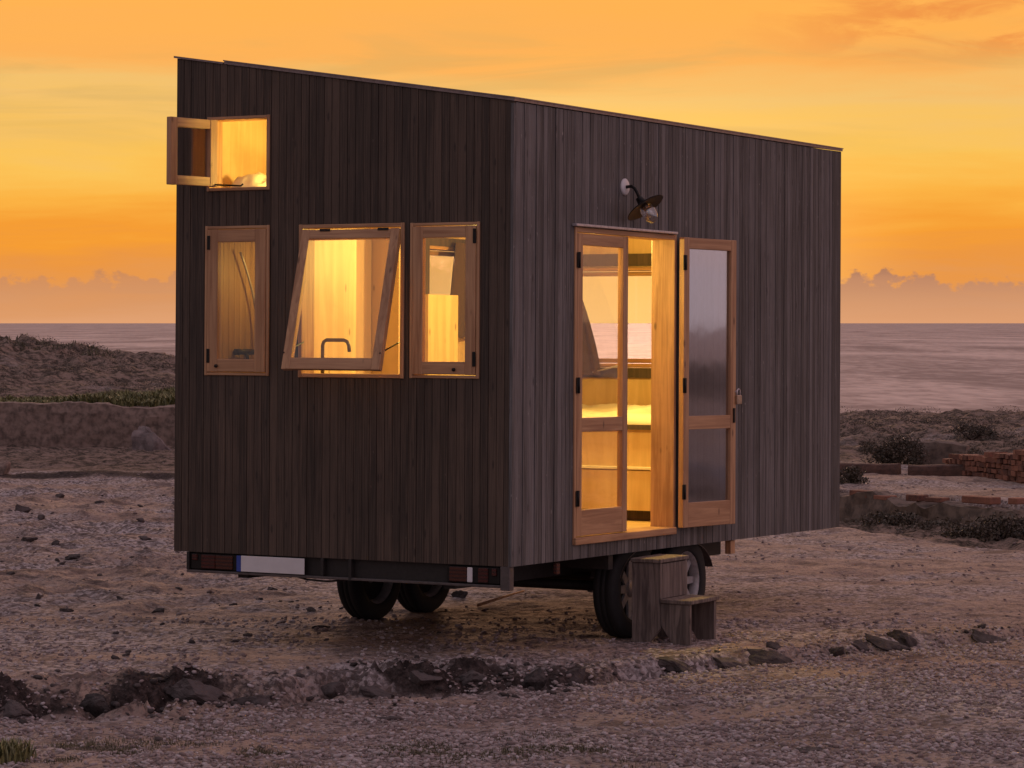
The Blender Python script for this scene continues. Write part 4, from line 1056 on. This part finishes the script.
shrub(6.9, 44, .8, .3, .8, 1800, 8, 'low spreading bush on the heath above the brick wall')

# low scrub over the heath and the left hill (uncountable)
def scrub(name, pts, seed, label, leafs=.012, per=130):
    r = np.random.RandomState(seed); P = np.array(pts); z = height(P[:, 0], P[:, 1]); vs = []; fs = []; tn = []
    n = len(P)*per; k = np.repeat(np.arange(len(P)), per)
    d = r.randn(n, 3); d /= np.linalg.norm(d, axis=1)[:, None]; d[:, 2] = np.abs(d[:, 2]); d *= (r.rand(n)**.4)[:, None]
    sz = P[k, 2]; c = np.stack([P[k, 0]+d[:, 0]*sz, P[k, 1]+d[:, 1]*sz*.8, z[k]-.02+d[:, 2]*sz*.38], -1)
    u = r.randn(n, 3); u /= np.linalg.norm(u, axis=1)[:, None]; v_ = r.randn(n, 3); v_ /= np.linalg.norm(v_, axis=1)[:, None]
    ls = (leafs*(.6+.9*r.rand(n)))[:, None]
    V = np.stack([c-u*ls, c+v_*ls*.6, c+u*ls, c-v_*ls*.6], 1).reshape(-1, 3)
    me = bpy.data.meshes.new(name); me.from_pydata(V.tolist(), [], np.arange(4*n).reshape(-1, 4).tolist()); me.update()
    at = me.attributes.new('tone', 'FLOAT', 'FACE'); at.data.foreach_set('value', (r.rand(n)*.7+.3*np.repeat(r.rand(len(P)), per)).astype(np.float32))
    me.materials.append(M['shrub']); o = bpy.data.objects.new(name, me); C.objects.link(o); return tag(o, label, 'scrub', kind='stuff')
r = np.random.RandomState(31)
pts = []
while len(pts) < 300:
    y = r.uniform(39.5, 61); x = r.uniform(.095, .22)*y
    if fbm(np.array([x*.45]), np.array([y*.35]), 3, 15)[0] > r.uniform(-.3, .5): pts.append((x, y, r.uniform(.10, .40)))
scrub('heath_scrub', pts, 5, 'dark low scrub covering the rocky heath on the right')
pts = []
while len(pts) < 260:
    y = r.uniform(48.5, 61); x = -r.uniform(.095, .22)*y
    if fbm(np.array([x*.45]), np.array([y*.35]), 3, 25)[0] > r.uniform(-.3, .6): pts.append((x, y, r.uniform(.10, .42)))
scrub('hill_scrub', pts, 6, 'brown low scrub scattered over the left hill')
r = np.random.RandomState(32); pts = []
while len(pts) < 130:
    x = r.uniform(3.2, 8); yc = np.interp(x, [3.0, 3.6, 5.2, 6.8, 9], [33.0, 32.8, 30.5, 28.2, 26.9]); y = yc-r.uniform(.2, 1.5)
    if fbm(np.array([x]), np.array([y]), 3, 35)[0] > r.uniform(-.4, .3): pts.append((x, y, r.uniform(.10, .30)))
scrub('ditch_scrub', pts, 7, 'dark weeds filling the ditch in front of the ruined wall', .018, 110)
